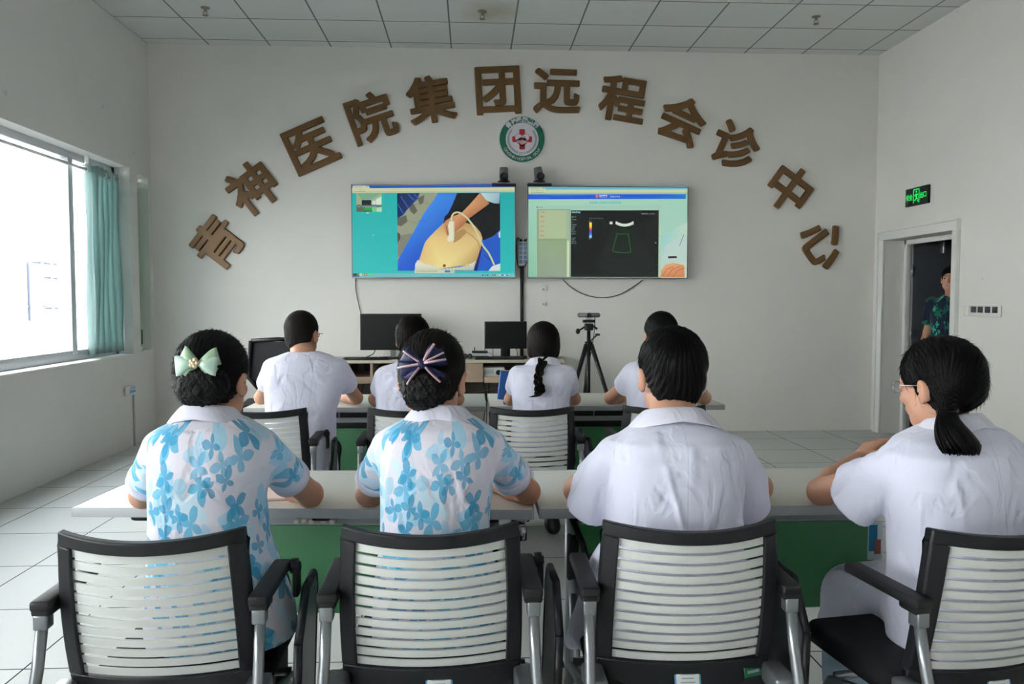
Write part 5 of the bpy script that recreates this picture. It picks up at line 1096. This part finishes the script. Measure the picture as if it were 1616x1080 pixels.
    if st in ('short', 'buzz') or near:
        dirv = (V-pole) if st in ('short', 'buzz') else (pole-V); dirv = dirv-N*(dirv*N).sum(1)[:, None]; dirv /= np.linalg.norm(dirv, axis=1)[:, None]+1e-9
        if st in ('short', 'buzz'): dirv = dirv+np.array((0, 0, -.35)); ln, lf = (.016, .16) if st == 'short' else (.006, .5)
        else: ln, lf = .030, .004
        n_ = {'short': 5200 if near else 1500, 'buzz': 1500}.get(st, 2600); idx = rng.integers(0, len(V), n_); lz = ((V[idx]-H)@HR)/hs
        if st in ('short', 'buzz'): idx = idx[(lz[:, 2] > -.045+.0) & ((np.abs(lz[:, 0]) < .055) | (lz[:, 2] > .035))]
        extra = strands(V, N, idx, dirv, ln, lf, .00075 if near else .001, S.get('seed', 1))
    ho = np_mesh('hair', V, Fc, [hm], r, None, {'flow': flow}, extra)
    if st == 'bun':
        bc = pole; gb = SDF(bc-.11, bc+.11, .004); gb.ell(bc, np.array(S['bun'])*hs, R=HR); gb.ell(bc+HR@np.array((-.02,-.0,-.012)), np.array(S['bun'])*np.array((.72,.85,.85)), k=.02, R=HR)
        Vb, Fb = gb.mesh(); Nb = vnormals(Vb, Fb); rb_ = np.random.default_rng(5)
        dd = sum(np.sin(Vb@rb_.normal(0, 260, 3)+k) for k in range(6)); Vb = Vb+Nb*(dd*.0009)[:, None]; np_mesh('hair_bun', Vb, Fb, [NET], r)
    if st in ('tail', 'braid'):
        P = [J(p) if isinstance(p, Vector) else hl(*p) for p in S['tail']]; W_ = S['tailw']
        def pathpt(t):
            x = t*(len(P)-1); i = min(int(x), len(P)-2); f = x-i; p0, p1, p2, p3 = P[max(i-1,0)], P[i], P[i+1], P[min(i+2, len(P)-1)]
            return .5*((2*p1)+(p2-p0)*f+(2*p0-5*p1+4*p2-p3)*f*f+(3*p1-p0-3*p2+p3)*f**3), np.interp(x, range(len(W_)), W_)
        mb = MB(); rd_ = random.Random(3)
        if st == 'tail':
            for k in range(230):
                a = rd_.uniform(0, 6.283); q_ = math.sqrt(rd_.random()); ee = rd_.uniform(.86, 1.0); pp = []
                for j in range(9):
                    t = j/8*ee; c, w_ = pathpt(t); pp.append(Vector(c+np.array((math.cos(a+t*.7)*q_*w_, math.sin(a+t*.7)*q_*w_*.6, 0))))
                mb.tube(pp, [.0042, .0045, .0045, .0045, .0042, .004, .0035, .0028, .001], 5)
            mb.build('ponytail', hm, r, fix=False)
            b_ = MB(); c, w_ = pathpt(.03); n_ = 20; b_.tube([Vector(c)+Vector((.021*math.cos(6.283*i/n_), .021*math.sin(6.283*i/n_)*.9, .004*math.cos(6.283*i/n_))) for i in range(n_+1)], .006, 8, cap=False); b_.build('hair_tie', BLACK, r)
        else:
            for s3 in range(3):
                for k in range(14):
                    a = 6.283*k/14; pp = []
                    for j in range(46):
                        t = j/45; c, w_ = pathpt(t); ph = t*15+s3*2.094; bw = 1 if t < .62 else max(.0, 1-(t-.62)*3)
                        cc = c+np.array((math.sin(ph)*w_*.62*bw, math.sin(2*ph)*w_*.34*bw, 0)); rr2 = w_*(.34 if t < .62 else .5)
                        pp.append(Vector(cc+np.array((math.cos(a)*rr2, math.sin(a)*rr2*.8, 0))))
                    mb.tube(pp, [.0034]*40+[.003, .0026, .0022, .0018, .0012, .0006], 5)
            mb.build('braid', hm, r, fix=False)
    # ---------------- shirt
    gs = SDF(lo-.03, hi+.03, .005 if near else .007)
    gs.column(col, ang, k=0, ex=2.35)
    for A in arms:
        sh, cu = J(A['sh']), J(A['cuff']); r0, r1 = A['sl']; gs.cone(sh, cu, r0, r1, k=S.get('sk', .024), flat_end=True)
        if S.get('drape'): gs.cone(sh, J(A['drape']), r0, r1*S['drape'], k=.012, flat_end=True); gs.cone((sh+cu)/2, (cu+J(A['drape']))/2, r0, r1*.95, k=.012, flat_end=True)
    for c in S.get('skirt', []): gs.cone(J(c[0]), J(c[1]), c[2], c[3], k=c[4] if len(c) > 4 else .04)
    for A in arms:
        sh, cu = J(A['sh']), J(A['cuff']); d_ = (cu-sh)/np.linalg.norm(cu-sh); r1 = A['sl'][1]; gs.cone(cu-d_*.045, cu+d_*.03, r1-.016, r1-.010, op='sub')
    if 'hip_cut' in S: gs.box(J(S['hip_cut'][0]), S['hip_cut'][1], 0, op='sub')
    nd = nb-hl(0,-.012,-.055); nd /= np.linalg.norm(nd); gs.cone(nb-nd*.005, nb-nd*.12, nr*1.12+.004, nr*1.3, op='sub')
    V, Fc = gs.mesh(); V = laplace(V, Fc, 3, .5); N = vnormals(V, Fc)
    rg = np.random.default_rng(S.get('seed', 1)+10); fl = []; cx, cy = col[len(col)//2][1:3]
    zt, zb = col[-1][0], col[0][0]; am = 1.7*S.get('fold', 1.0)
    for A in arms:
        sh, cu = J(A['sh']), J(A['cuff']); sd = np.sign(sh[0]-cx)
        for _ in range(7):    # folds running out of the armpit over the back
            c = np.array((cx+sd*rg.uniform(.04, .15), cy-rg.uniform(.05, .13), sh[2]-rg.uniform(.06, .26))); t = np.array((sd*rg.uniform(.3, 1), -.1, rg.uniform(.3, 1.0))); t /= np.linalg.norm(t); fl.append((c, t, rg.uniform(.03, .08), rg.uniform(.006, .012), am*rg.choice([-1, 1])*rg.uniform(.002, .005)))
        ad = (cu-sh); al = np.linalg.norm(ad); ad /= al
        for _ in range(6):    # folds round the sleeve
            c = sh+ad*al*rg.uniform(.1, .95)+rg.normal(0, .03, 3); t = ad*rg.uniform(.5, 1)+rg.normal(0, .35, 3); t /= np.linalg.norm(t); fl.append((c, t, rg.uniform(.02, .05), rg.uniform(.006, .011), am*rg.choice([-1, 1])*rg.uniform(.002, .004)))
    for _ in range(S.get('nf', 34)):
        c = np.array((cx+rg.uniform(-.16, .16), cy-rg.uniform(.06, .14), rg.uniform(zb+.02, zt-.08))); low = (c[2]-zb)/(zt-zb) < .45
        t = np.array((rg.normal(0, .6), 0, 1.0)) if not low else np.array((rg.normal(0, 1.0), 0, rg.normal(0, .6))); t /= np.linalg.norm(t); fl.append((c, t, rg.uniform(.03, .11), rg.uniform(.006, .014), am*rg.choice([-1, 1])*rg.uniform(.0015, .0045)))
    V = V+N*folds_disp(V, fl)[:, None]; V = laplace(V, Fc, 1, .3)
    zc_ = [c[0] for c in col]; mx_ = np.interp(V[:, 2], zc_, [c[1] for c in col]); my_ = np.interp(V[:, 2], zc_, [c[2] for c in col])
    X_, Y_ = V[:, 0]-mx_, V[:, 1]-my_; X_, Y_ = X_*math.cos(ang)+Y_*math.sin(ang), -X_*math.sin(ang)+Y_*math.cos(ang)
    rho = np.hypot(X_, Y_); cl = np.stack([np.where(np.abs(Y_) < .25, .19*np.arctan2(X_, -Y_)+np.maximum(rho-.19, 0)*np.sign(X_), X_), V[:, 2], np.zeros(len(V))], 1)
    so = np_mesh(S.get('sname', 'shirt'), V, Fc, [S['smat']], r, None, {'cloth': cl})
    # ---------------- cuffs and collar
    if S.get('cuffs'):
        for A in arms:
            sh, cu = J(A['sh']), J(A['cuff']); d_ = (cu-sh)/np.linalg.norm(cu-sh); r1 = A['sl'][1]; b_ = MB(); b_.tube([Vector(cu-d_*.030), Vector(cu-d_*.028), Vector(cu+d_*.003), Vector(cu+d_*.004), Vector(cu-d_*.02)], [r1-.002, r1+.0035, r1+.0035, r1-.003, r1-.005], 28, cap=False); b_.build('cuff', COLW, so)
    if S.get('collar', True):
        cr = S.get('cr', .058 if male else .050); cc = J(S.get('cc', S['neck'])); n = 44; vs = []; prof = [(0.0, -.012), (-.002, .012), (.0, .026), (.004, .032), (.010, .031), (.016, .022), (.026, .006), (.033, -.008)]; yaw = math.radians(S.get('cyaw', 0)); tl = S.get('ctilt', .45)
        for i in range(n+1):
            t = math.radians(-90+18+(360-36)*i/n+180); t = math.radians(90+22+(360-44)*i/n); ca, sa = math.cos(t), math.sin(t)
            for dr, dz in prof:
                R_ = cr+dr*S.get('cw', 1.0); xt = dr*S.get('cw', 1.0)*.45*abs(ca) if dz < .03 else 0; R_ = cr+dr*S.get('cw', 1.0)+xt; x, y = R_*ca*1.06, R_*sa*.98; z = dz-xt*.9+.002-tl*y*.55-(.012 if sa > .5 else 0)
                vs.append(cc+np.array((x*math.cos(yaw)-y*math.sin(yaw), x*math.sin(yaw)+y*math.cos(yaw), z)))
        m_ = len(prof); b_ = MB(); b_.add([Vector(v) for v in vs], [[i*m_+j, i*m_+j+1, (i+1)*m_+j+1, (i+1)*m_+j] for i in range(n) for j in range(m_-1)], 0, True); o = b_.build('collar', S.get('cmat', COLW), so); md = o.modifiers.new('thickness', 'SOLIDIFY'); md.thickness = .004; md.offset = 0; ms = o.modifiers.new('soft', 'SUBSURF'); ms.levels = ms.render_levels = 1
    # ---------------- trousers and shoes
    gt = SDF(np.array((lo[0]-.03, lo[1]-.03, 0.0)), np.array((hi[0]+.03, hi[1]+.03, max(J(legs[0][0])[2]+.2, .3))), .0075)
    hz = (J(legs[0][0])+J(legs[1][0]))/2; gt.ell(hz+np.array((0, -.01, .02)), (.165, .12, .10))
    for hip, kn, an in legs:
        gt.cone(J(hip), J(kn), .082, .064, k=.03); gt.cone(J(kn), J(an)+np.array((0, 0, .02)), .062, .050, k=.02, flat_end=True)
    V, Fc = gt.mesh(); V = laplace(V, Fc, 2, .5); np_mesh('trousers', V, Fc, [S.get('tmat', BLKT)], r)
    for hip, kn, an in legs:
        a = J(an); gq = SDF(a+np.array((-.07,-.09,-.12)), a+np.array((.07,.24,.04)), .006); gq.ell((a[0], a[1]+.05, .035), (.044, .135, .042)); gq.ell((a[0], a[1]-.02, .06), (.038, .05, .055), k=.02); gq.plane((0, 0, .004), (0, 0, -1)); Vq, Fq = gq.mesh(); np_mesh('shoe', Vq, Fq, [SHOE], r)
    return r, hl, J, HR
def glasses(r, hl, mt):
    b = MB()
    for s_ in (-1, 1):
        b.tube([hl(s_*.031+.021*math.cos(a), .101-.004*abs(math.cos(a)), .004+.016*math.sin(a)) for a in [6.283*k/18 for k in range(19)]], .0014, 6, cap=False)
        b.tube([hl(s_*.052,.098,.010), hl(s_*.074,.088,.010), hl(s_*.083,.03,.008), hl(s_*.084,-.012,.006), hl(s_*.083,-.022,-.010)], .0016, 6)
    b.tube([hl(-.010,.101,.008), hl(0,.104,.010), hl(.010,.101,.008)], .0014, 6); b.build('glasses', mt, r)
def col_px(rows):
    out = []
    for y, xl, xr, Y, b in rows:
        L_, R_ = at(xl, y, Y), at(xr, y, Y); out.append((L_.z, (L_.x+R_.x)/2, Y+.0, (R_.x-L_.x)/2, b))
    return out
def seated_legs(x, y, w=.10, dx=0, dz=.50, kx=0):
    return [((x+s_*.085, y+.02, dz), (x+s_*w+kx, y+.42, dz), (x+s_*w+kx+dx, y+.44, .085)) for s_ in (-1, 1)]
def bow(r, hl, mats, parts, c):
    "hair bow from bulged ribbon loops; parts (angle, length, width, lift, material index)"
    for ang_, ln, wd, lift, mi_ in parts:
        b = MB(); vs = []; a = math.radians(ang_); n, m = 8, 6
        for i in range(n+1):
            t = i/n; w_ = .007+(wd-.007)*min(1, t*1.25)**.8
            for j in range(m+1):
                s_ = (j/m-.5); x = t*ln; z = s_*2*w_*.5*2*.5; bul = lift+(.016*math.sin(math.pi*t)*(1-(2*s_)**2*.8))
                vs.append(hl(c[0]+math.cos(a)*x-math.sin(a)*z, c[1]-bul, c[2]+math.sin(a)*x+math.cos(a)*z))
        b.add([Vector(v) for v in vs], [[i*(m+1)+j, i*(m+1)+j+1, (i+1)*(m+1)+j+1, (i+1)*(m+1)+j] for i in range(n) for j in range(m)], 0, True)
        o = b.build('bow_loop' if wd > .012 else 'bow_stripe', mats[mi_], r); o.modifiers.new('t', 'SOLIDIFY').thickness = .0018
P3 = lambda px, py, Y: tuple(at(px, py, Y))
# --- front row, first woman in the floral blouse
w1, hl, _, _ = person('woman in a blue floral blouse with a pale mint bow on her black bun', (-.585, 2.0, 0), dict(
    head=P3(338, 601, 2.10), hrot=(-12, -6), neck=P3(330, 668, 2.03), hair='bun', tie=(.034,-.104,-.012), bun=(.062,.046,.050), hmat=HB, smat=FLW, sname='blouse', cuffs=True, seed=3, cc=P3(330, 664, 2.03), cyaw=-6,
    col=col_px([(650, 305, 358, 2.03, .05), (662, 275, 390, 2.02, .075), (674, 256, 408, 2.0, .095), (692, 240, 424, 1.99, .112), (740, 238, 424, 1.98, .12), (790, 239, 418, 1.99, .115), (850, 240, 424, 2.0, .12), (910, 236, 445, 2.0, .135), (965, 234, 464, 1.99, .145), (1002, 236, 468, 1.99, .15)]),
    arms=[dict(sh=P3(254, 708, 2.0), el=P3(226, 782, 2.25), wr=P3(300, 775, 2.47), cuff=P3(222, 772, 2.13), sl=(.044, .049), hd=(.9, .4, 0), side=1),
          dict(sh=P3(412, 706, 2.0), el=P3(489, 781, 2.25), wr=P3(432, 775, 2.46), cuff=P3(456, 764, 2.13), sl=(.044, .047), hd=(-.9, .45, 0), side=-1)],
    legs=seated_legs(-.65, 1.98, .06, dz=.47, kx=-.03), tmat=BLKT), 'women in floral blouses, front row')
MINT = mat('mint_satin', 'b9d6c4', .35, sheen=.4); MINT2 = mat('pale_green_satin', '9cba98', .4, sheen=.3); GOLD = mat('gold_flower', 'dcc8a8', .35, .4)
bow(w1, hl, [MINT, MINT2], [(155, .052, .046, .010, 1), (188, .058, .050, .018, 0), (215, .055, .034, .008, 1), (20, .056, .044, .010, 1), (-8, .054, .046, .018, 0), (-32, .05, .036, .008, 1)], (.030, -.118, .042))
b = MB()
for k in range(5): b.ball(hl(.030+.008*math.cos(k*1.256), -.148, .042+.008*math.sin(k*1.256)), .0062)
b.ball(hl(.030, -.152, .042), .005); b.build('bow_flower', GOLD, w1)
# --- second woman
w2, hl, _, _ = person('woman in a blue floral blouse with a navy and pink bow on her dark hair', (-.075, 2.0, 0), dict(
    head=P3(682, 598, 2.10), hrot=(-10, -6, 3), neck=P3(694, 668, 2.03), hair='bun', tie=(.016,-.112,-.020), bun=(.056,.046,.056), hmat=HBR, smat=FLW, sname='blouse', cuffs=True, seed=8, cc=P3(694, 664, 2.03), cyaw=-4,
    col=col_px([(648, 668, 722, 2.03, .05), (660, 640, 752, 2.02, .075), (672, 618, 770, 2.0, .095), (690, 600, 786, 1.99, .11), (740, 599, 780, 1.98, .115), (800, 601, 774, 1.99, .112), (850, 600, 772, 2.0, .115), (910, 592, 786, 2.0, .13), (965, 588, 800, 1.99, .14), (1000, 588, 802, 1.99, .145)]),
    arms=[dict(sh=P3(614, 708, 2.0), el=P3(582, 782, 2.25), wr=P3(640, 772, 2.45), cuff=P3(577, 766, 2.12), sl=(.044, .047), hd=(.9, .4, 0), side=1),
          dict(sh=P3(772, 708, 2.0), el=P3(832, 781, 2.25), wr=P3(774, 768, 2.42), cuff=P3(812, 766, 2.12), sl=(.044, .047), hd=(-.95, .35, 0), side=-1)],
    legs=seated_legs(-.08, 1.98, .085), tmat=BLKT), 'women in floral blouses, front row')
NAVY = mat('navy_satin', '0f1546', .5); PINK = mat('pink_satin', 'e0b8c0', .4, sheen=.3); c = (.006, -.128, .036)
bow(w2, hl, [NAVY, PINK], [(158, .056, .040, .012, 0), (196, .060, .040, .012, 0), (228, .062, .030, .008, 0), (52, .052, .036, .012, 0), (22, .060, .044, .012, 0), (-38, .062, .030, .008, 0),
    (150, .058, .0045, .022, 1), (193, .062, .0055, .024, 1), (236, .066, .0060, .016, 1), (62, .058, .0065, .022, 1), (14, .062, .0055, .024, 1), (30, .062, .0045, .024, 1), (-42, .064, .0060, .016, 1)], c)
b = MB(); b.ball(hl(c[0], c[1]-.022, c[2]), (.012, .009, .012)); b.build('bow_knot', NAVY, w2)
# --- man in the white coat
m3, hl, _, _ = person('man with short black hair in a white short-sleeved coat, seen from behind', (.535, 2.0, 0), dict(
    male=True, head=P3(1060, 594, 2.12), hrot=(0, -4), neck=P3(1062, 668, 2.04), hair='short', hs=1.02, hmat=HB, smat=WHT, sname='coat', seed=21, cc=P3(1062, 668, 2.035), cr=.060, drape=1.0, fold=1.5, nf=60, cw=1.25,
    col=col_px([(652, 1032, 1094, 2.03, .05), (664, 1012, 1114, 2.02, .08), (678, 990, 1140, 2.0, .10), (694, 968, 1162, 1.99, .12), (720, 960, 1168, 1.98, .13), (780, 958, 1168, 1.98, .135), (850, 958, 1166, 1.99, .13), (910, 950, 1176, 1.99, .14), (990, 942, 1188, 1.99, .15)]),
    arms=[dict(sh=P3(972, 722, 2.0), el=P3(912, 786, 2.25), wr=P3(985, 778, 2.46), cuff=P3(926, 806, 2.08), sl=(.050, .058), hd=(.9, .4, 0), side=1, r=(.037, .040, .028)),
          dict(sh=P3(1156, 722, 2.0), el=P3(1196, 786, 2.25), wr=P3(1120, 778, 2.46), cuff=P3(1182, 804, 2.08), sl=(.050, .056), hd=(-.9, .45, 0), side=-1, r=(.037, .040, .028))],
    skirt=[(P3(975, 910, 2.0), P3(935, 1000, 2.12), .075, .055, .06), (P3(940, 960, 2.1), P3(905, 1010, 2.2), .045, .028, .04), (P3(1150, 940, 2.0), P3(1165, 1000, 2.12), .07, .06, .06)],
    legs=seated_legs(.54, 1.98, .13), tmat=BLKT))
# --- ponytailed woman turned to the left
w4, hl, _, _ = person('woman with glasses and a low black ponytail in a white uniform coat, turned left', (1.22, 1.96, 0), dict(
    head=P3(1482, 610, 2.04), hrot=(27, -8, 0), drape=1.0, tiew=P3(1495, 652, 1.925), neck=P3(1502, 680, 1.99), hair='tail', tie=(.010,-.090,-.052), hs=1.0, hmat=HB, smat=WHT, sname='coat', seed=33, ang=math.radians(12), cc=P3(1500, 678, 1.99), cyaw=22, cr=.056, cw=1.15,
    tail=[Vector(P3(1495, 648, 1.92)), Vector(P3(1496, 664, 1.865)), Vector(P3(1504, 684, 1.845)), Vector(P3(1512, 702, 1.835)), Vector(P3(1516, 718, 1.83))], tailw=[.018, .026, .042, .052, .044],
    col=col_px([(664, 1474, 1546, 1.98, .055), (678, 1445, 1580, 1.97, .09), (692, 1415, 1600, 1.96, .11), (712, 1396, 1620, 1.95, .125), (760, 1396, 1630, 1.94, .135), (820, 1400, 1640, 1.95, .13), (880, 1402, 1642, 1.96, .13), (950, 1402, 1650, 1.97, .14), (1014, 1404, 1655, 1.97, .15)]),
    arms=[dict(sh=P3(1410, 742, 1.96), el=P3(1296, 786, 2.20), wr=P3(1352, 726, 2.36), cuff=P3(1341, 800, 2.04), sl=(.050, .064), hd=(.75, .35, .5), hn=(.3, -.2, -1), side=-1, r=(.036, .038, .026)),
          dict(sh=P3(1606, 735, 1.96), el=P3(1690, 800, 2.20), wr=P3(1600, 782, 2.38), cuff=P3(1668, 806, 2.04), sl=(.050, .060), hd=(-.9, .4, 0), side=-1, r=(.036, .038, .026))],
    skirt=[(P3(1470, 940, 2.02), P3(1345, 935, 2.36), .10, .088, .06), (P3(1345, 960, 2.34), P3(1322, 985, 2.36), .075, .06, .05), (P3(1560, 960, 2.02), P3(1500, 940, 2.36), .10, .085, .06)],
    legs=[(P3(1480, 965, 2.0), P3(1338, 950, 2.40), (1.135, 2.32, .09)), (P3(1580, 965, 2.0), P3(1490, 950, 2.40), (1.30, 2.36, .09))], tmat=JEAN))
glasses(w4, hl, mat('silver_glasses', 'b9bcc4', .25, .8))
b = MB(); b.tube([(1.137-1.22, 2.325-1.96, .165), (1.136-1.22, 2.33-1.96, .25)], [.066, .066], 24); b.build('turn_up', JCUF, w4)
# --- second row
def row2(label, cx, head, col, L_, R_, **k):
    d = dict(near=False, head=head, neck=k.pop('neck'), col=col_px(col), fold=.9, seed=k.pop('seed'), legs=seated_legs(cx, 4.05), arms=[L_, R_]); d.update(k)
    return person(label, (cx, 4.08, 0), d, None)
m5, hl, _, _ = row2('man with cropped hair and black glasses in a white shirt, second row left', -.90, P3(477, 529, 4.2), [(552, 464, 494, 4.14, .05), (560, 442, 520, 4.12, .09), (570, 422, 540, 4.1, .11), (590, 416, 548, 4.08, .13), (620, 418, 540, 4.08, .13), (650, 420, 530, 4.08, .13), (700, 420, 530, 4.08, .14), (745, 418, 534, 4.08, .15)],
    dict(sh=P3(432, 583, 4.1), el=P3(412, 628, 4.40), wr=P3(450, 622, 4.6), cuff=P3(417, 616, 4.2), sl=(.055, .056), hd=(.9, .4, 0), side=1), dict(sh=P3(534, 583, 4.1), el=P3(562, 628, 4.40), wr=P3(532, 624, 4.58), cuff=P3(549, 620, 4.2), sl=(.055, .06), hd=(-.9, .4, 0), side=-1),
    neck=P3(478, 556, 4.14), male=True, hair='buzz', hmat=HGR, hrot=(-14, -4), smat=WHT2, seed=41, collar=False)
glasses(m5, hl, BLACK)
row2('person with short dark hair in a white shirt, partly behind the navy bow', -.31, P3(652, 537, 4.2), [(566, 640, 670, 4.14, .05), (576, 615, 690, 4.12, .09), (588, 598, 708, 4.1, .11), (610, 592, 715, 4.08, .125), (650, 594, 712, 4.08, .12), (700, 592, 714, 4.08, .14), (745, 590, 716, 4.08, .15)],
    dict(sh=P3(610, 597, 4.1), el=P3(592, 630, 4.40), wr=P3(630, 625, 4.6), cuff=P3(591, 630, 4.18), sl=(.062, .055), hd=(.9, .4, 0), side=1), dict(sh=P3(698, 597, 4.1), el=P3(722, 630, 4.40), wr=P3(690, 625, 4.6), cuff=P3(720, 630, 4.18), sl=(.062, .056), hd=(-.9, .4, 0), side=-1),
    neck=P3(655, 574, 4.14), male=True, hair='short', hmat=HBR, hrot=(-14, -10), smat=WHT2, seed=42, cr=.058)
row2('woman with a long black braid down her back in a white uniform, second row', .36, P3(857, 546, 4.2), [(570, 842, 872, 4.14, .05), (577, 826, 888, 4.12, .08), (587, 812, 900, 4.1, .10), (605, 806, 902, 4.08, .115), (640, 809, 898, 4.08, .11), (700, 806, 902, 4.08, .13), (745, 804, 904, 4.08, .14)],
    dict(sh=P3(819, 594, 4.1), el=P3(806, 631, 4.38), wr=P3(835, 625, 4.58), cuff=P3(807, 620, 4.2), sl=(.055, .05), hd=(.9, .4, 0), side=1), dict(sh=P3(893, 594, 4.1), el=P3(906, 631, 4.38), wr=P3(875, 625, 4.58), cuff=P3(901, 622, 4.2), sl=(.056, .05), hd=(-.9, .4, 0), side=-1),
    neck=P3(857, 577, 4.14), hair='braid', tie=(-.005,-.094,-.072), tail=[(-.005,-.100,-.055), Vector(P3(852, 585, 4.0)), Vector(P3(849, 600, 3.94)), Vector(P3(852, 614, 3.935)), Vector(P3(848, 624, 3.93)), Vector(P3(835, 627, 3.93))], tailw=[.028, .023, .021, .027, .020, .004], hmat=HBR, hrot=(0, -4), smat=WHT2, seed=43, hs=.98, cr=.055)
row2('person with short black hair in a white shirt, partly behind the front row man', .96, P3(1043, 531, 4.2), [(562, 1032, 1062, 4.14, .05), (570, 1010, 1082, 4.12, .09), (580, 992, 1098, 4.1, .11), (600, 986, 1106, 4.08, .125), (640, 990, 1098, 4.08, .125), (700, 988, 1100, 4.08, .14), (745, 986, 1102, 4.08, .15)],
    dict(sh=P3(1002, 592, 4.1), el=P3(964, 628, 4.40), wr=P3(1000, 622, 4.6), cuff=P3(977, 622, 4.18), sl=(.068, .060), hd=(.9, .4, 0), side=1), dict(sh=P3(1088, 592, 4.1), el=P3(1112, 628, 4.40), wr=P3(1080, 622, 4.6), cuff=P3(1106, 624, 4.18), sl=(.066, .058), hd=(-.9, .4, 0), side=-1),
    neck=P3(1045, 568, 4.14), male=True, hair='short', hmat=HB, hrot=(-5, -6), smat=WHT2, seed=44, cr=.06)
# --- man looking in from the corridor (built facing +Y, then turned)
px_, py_ = 4.53, 7.32
o5, hl, _, _ = person('man in a navy shirt with green leaf print looking in through the doorway', (0, 0, 0), dict(near=False, male=True, head=(0, .03, 1.53), hrot=(8, 2), neck=(0, -.01, 1.385), hair='buzz', hmat=HB, smat=FLG, sname='shirt', collar=False, seed=50,
    col=[(.80, 0, 0, .17, .11), (.92, 0, 0, .165, .12), (1.08, 0, .01, .17, .125), (1.22, 0, 0, .185, .125), (1.31, 0, -.01, .18, .11), (1.35, 0, -.01, .12, .085), (1.39, 0, -.01, .07, .06)],
    arms=[dict(sh=(-.18, -.01, 1.30), el=(-.235, -.03, 1.03), wr=(-.245, .05, .80), cuff=(-.225, -.02, 1.10), sl=(.068, .062), hd=(0, .15, -1), hn=(1, 0, 0), side=1), dict(sh=(.18, -.01, 1.30), el=(.235, -.03, 1.03), wr=(.245, .05, .80), cuff=(.225, -.02, 1.10), sl=(.068, .062), hd=(0, .15, -1), hn=(-1, 0, 0), side=-1)],
    legs=[((-.085, 0, .82), (-.095, .02, .45), (-.10, -.02, .085)), ((.085, 0, .82), (.095, .02, .45), (.10, -.02, .085))], tmat=NAVT))
o5.location = (px_, py_, 0); o5.rotation_euler = (0, 0, math.radians(125))
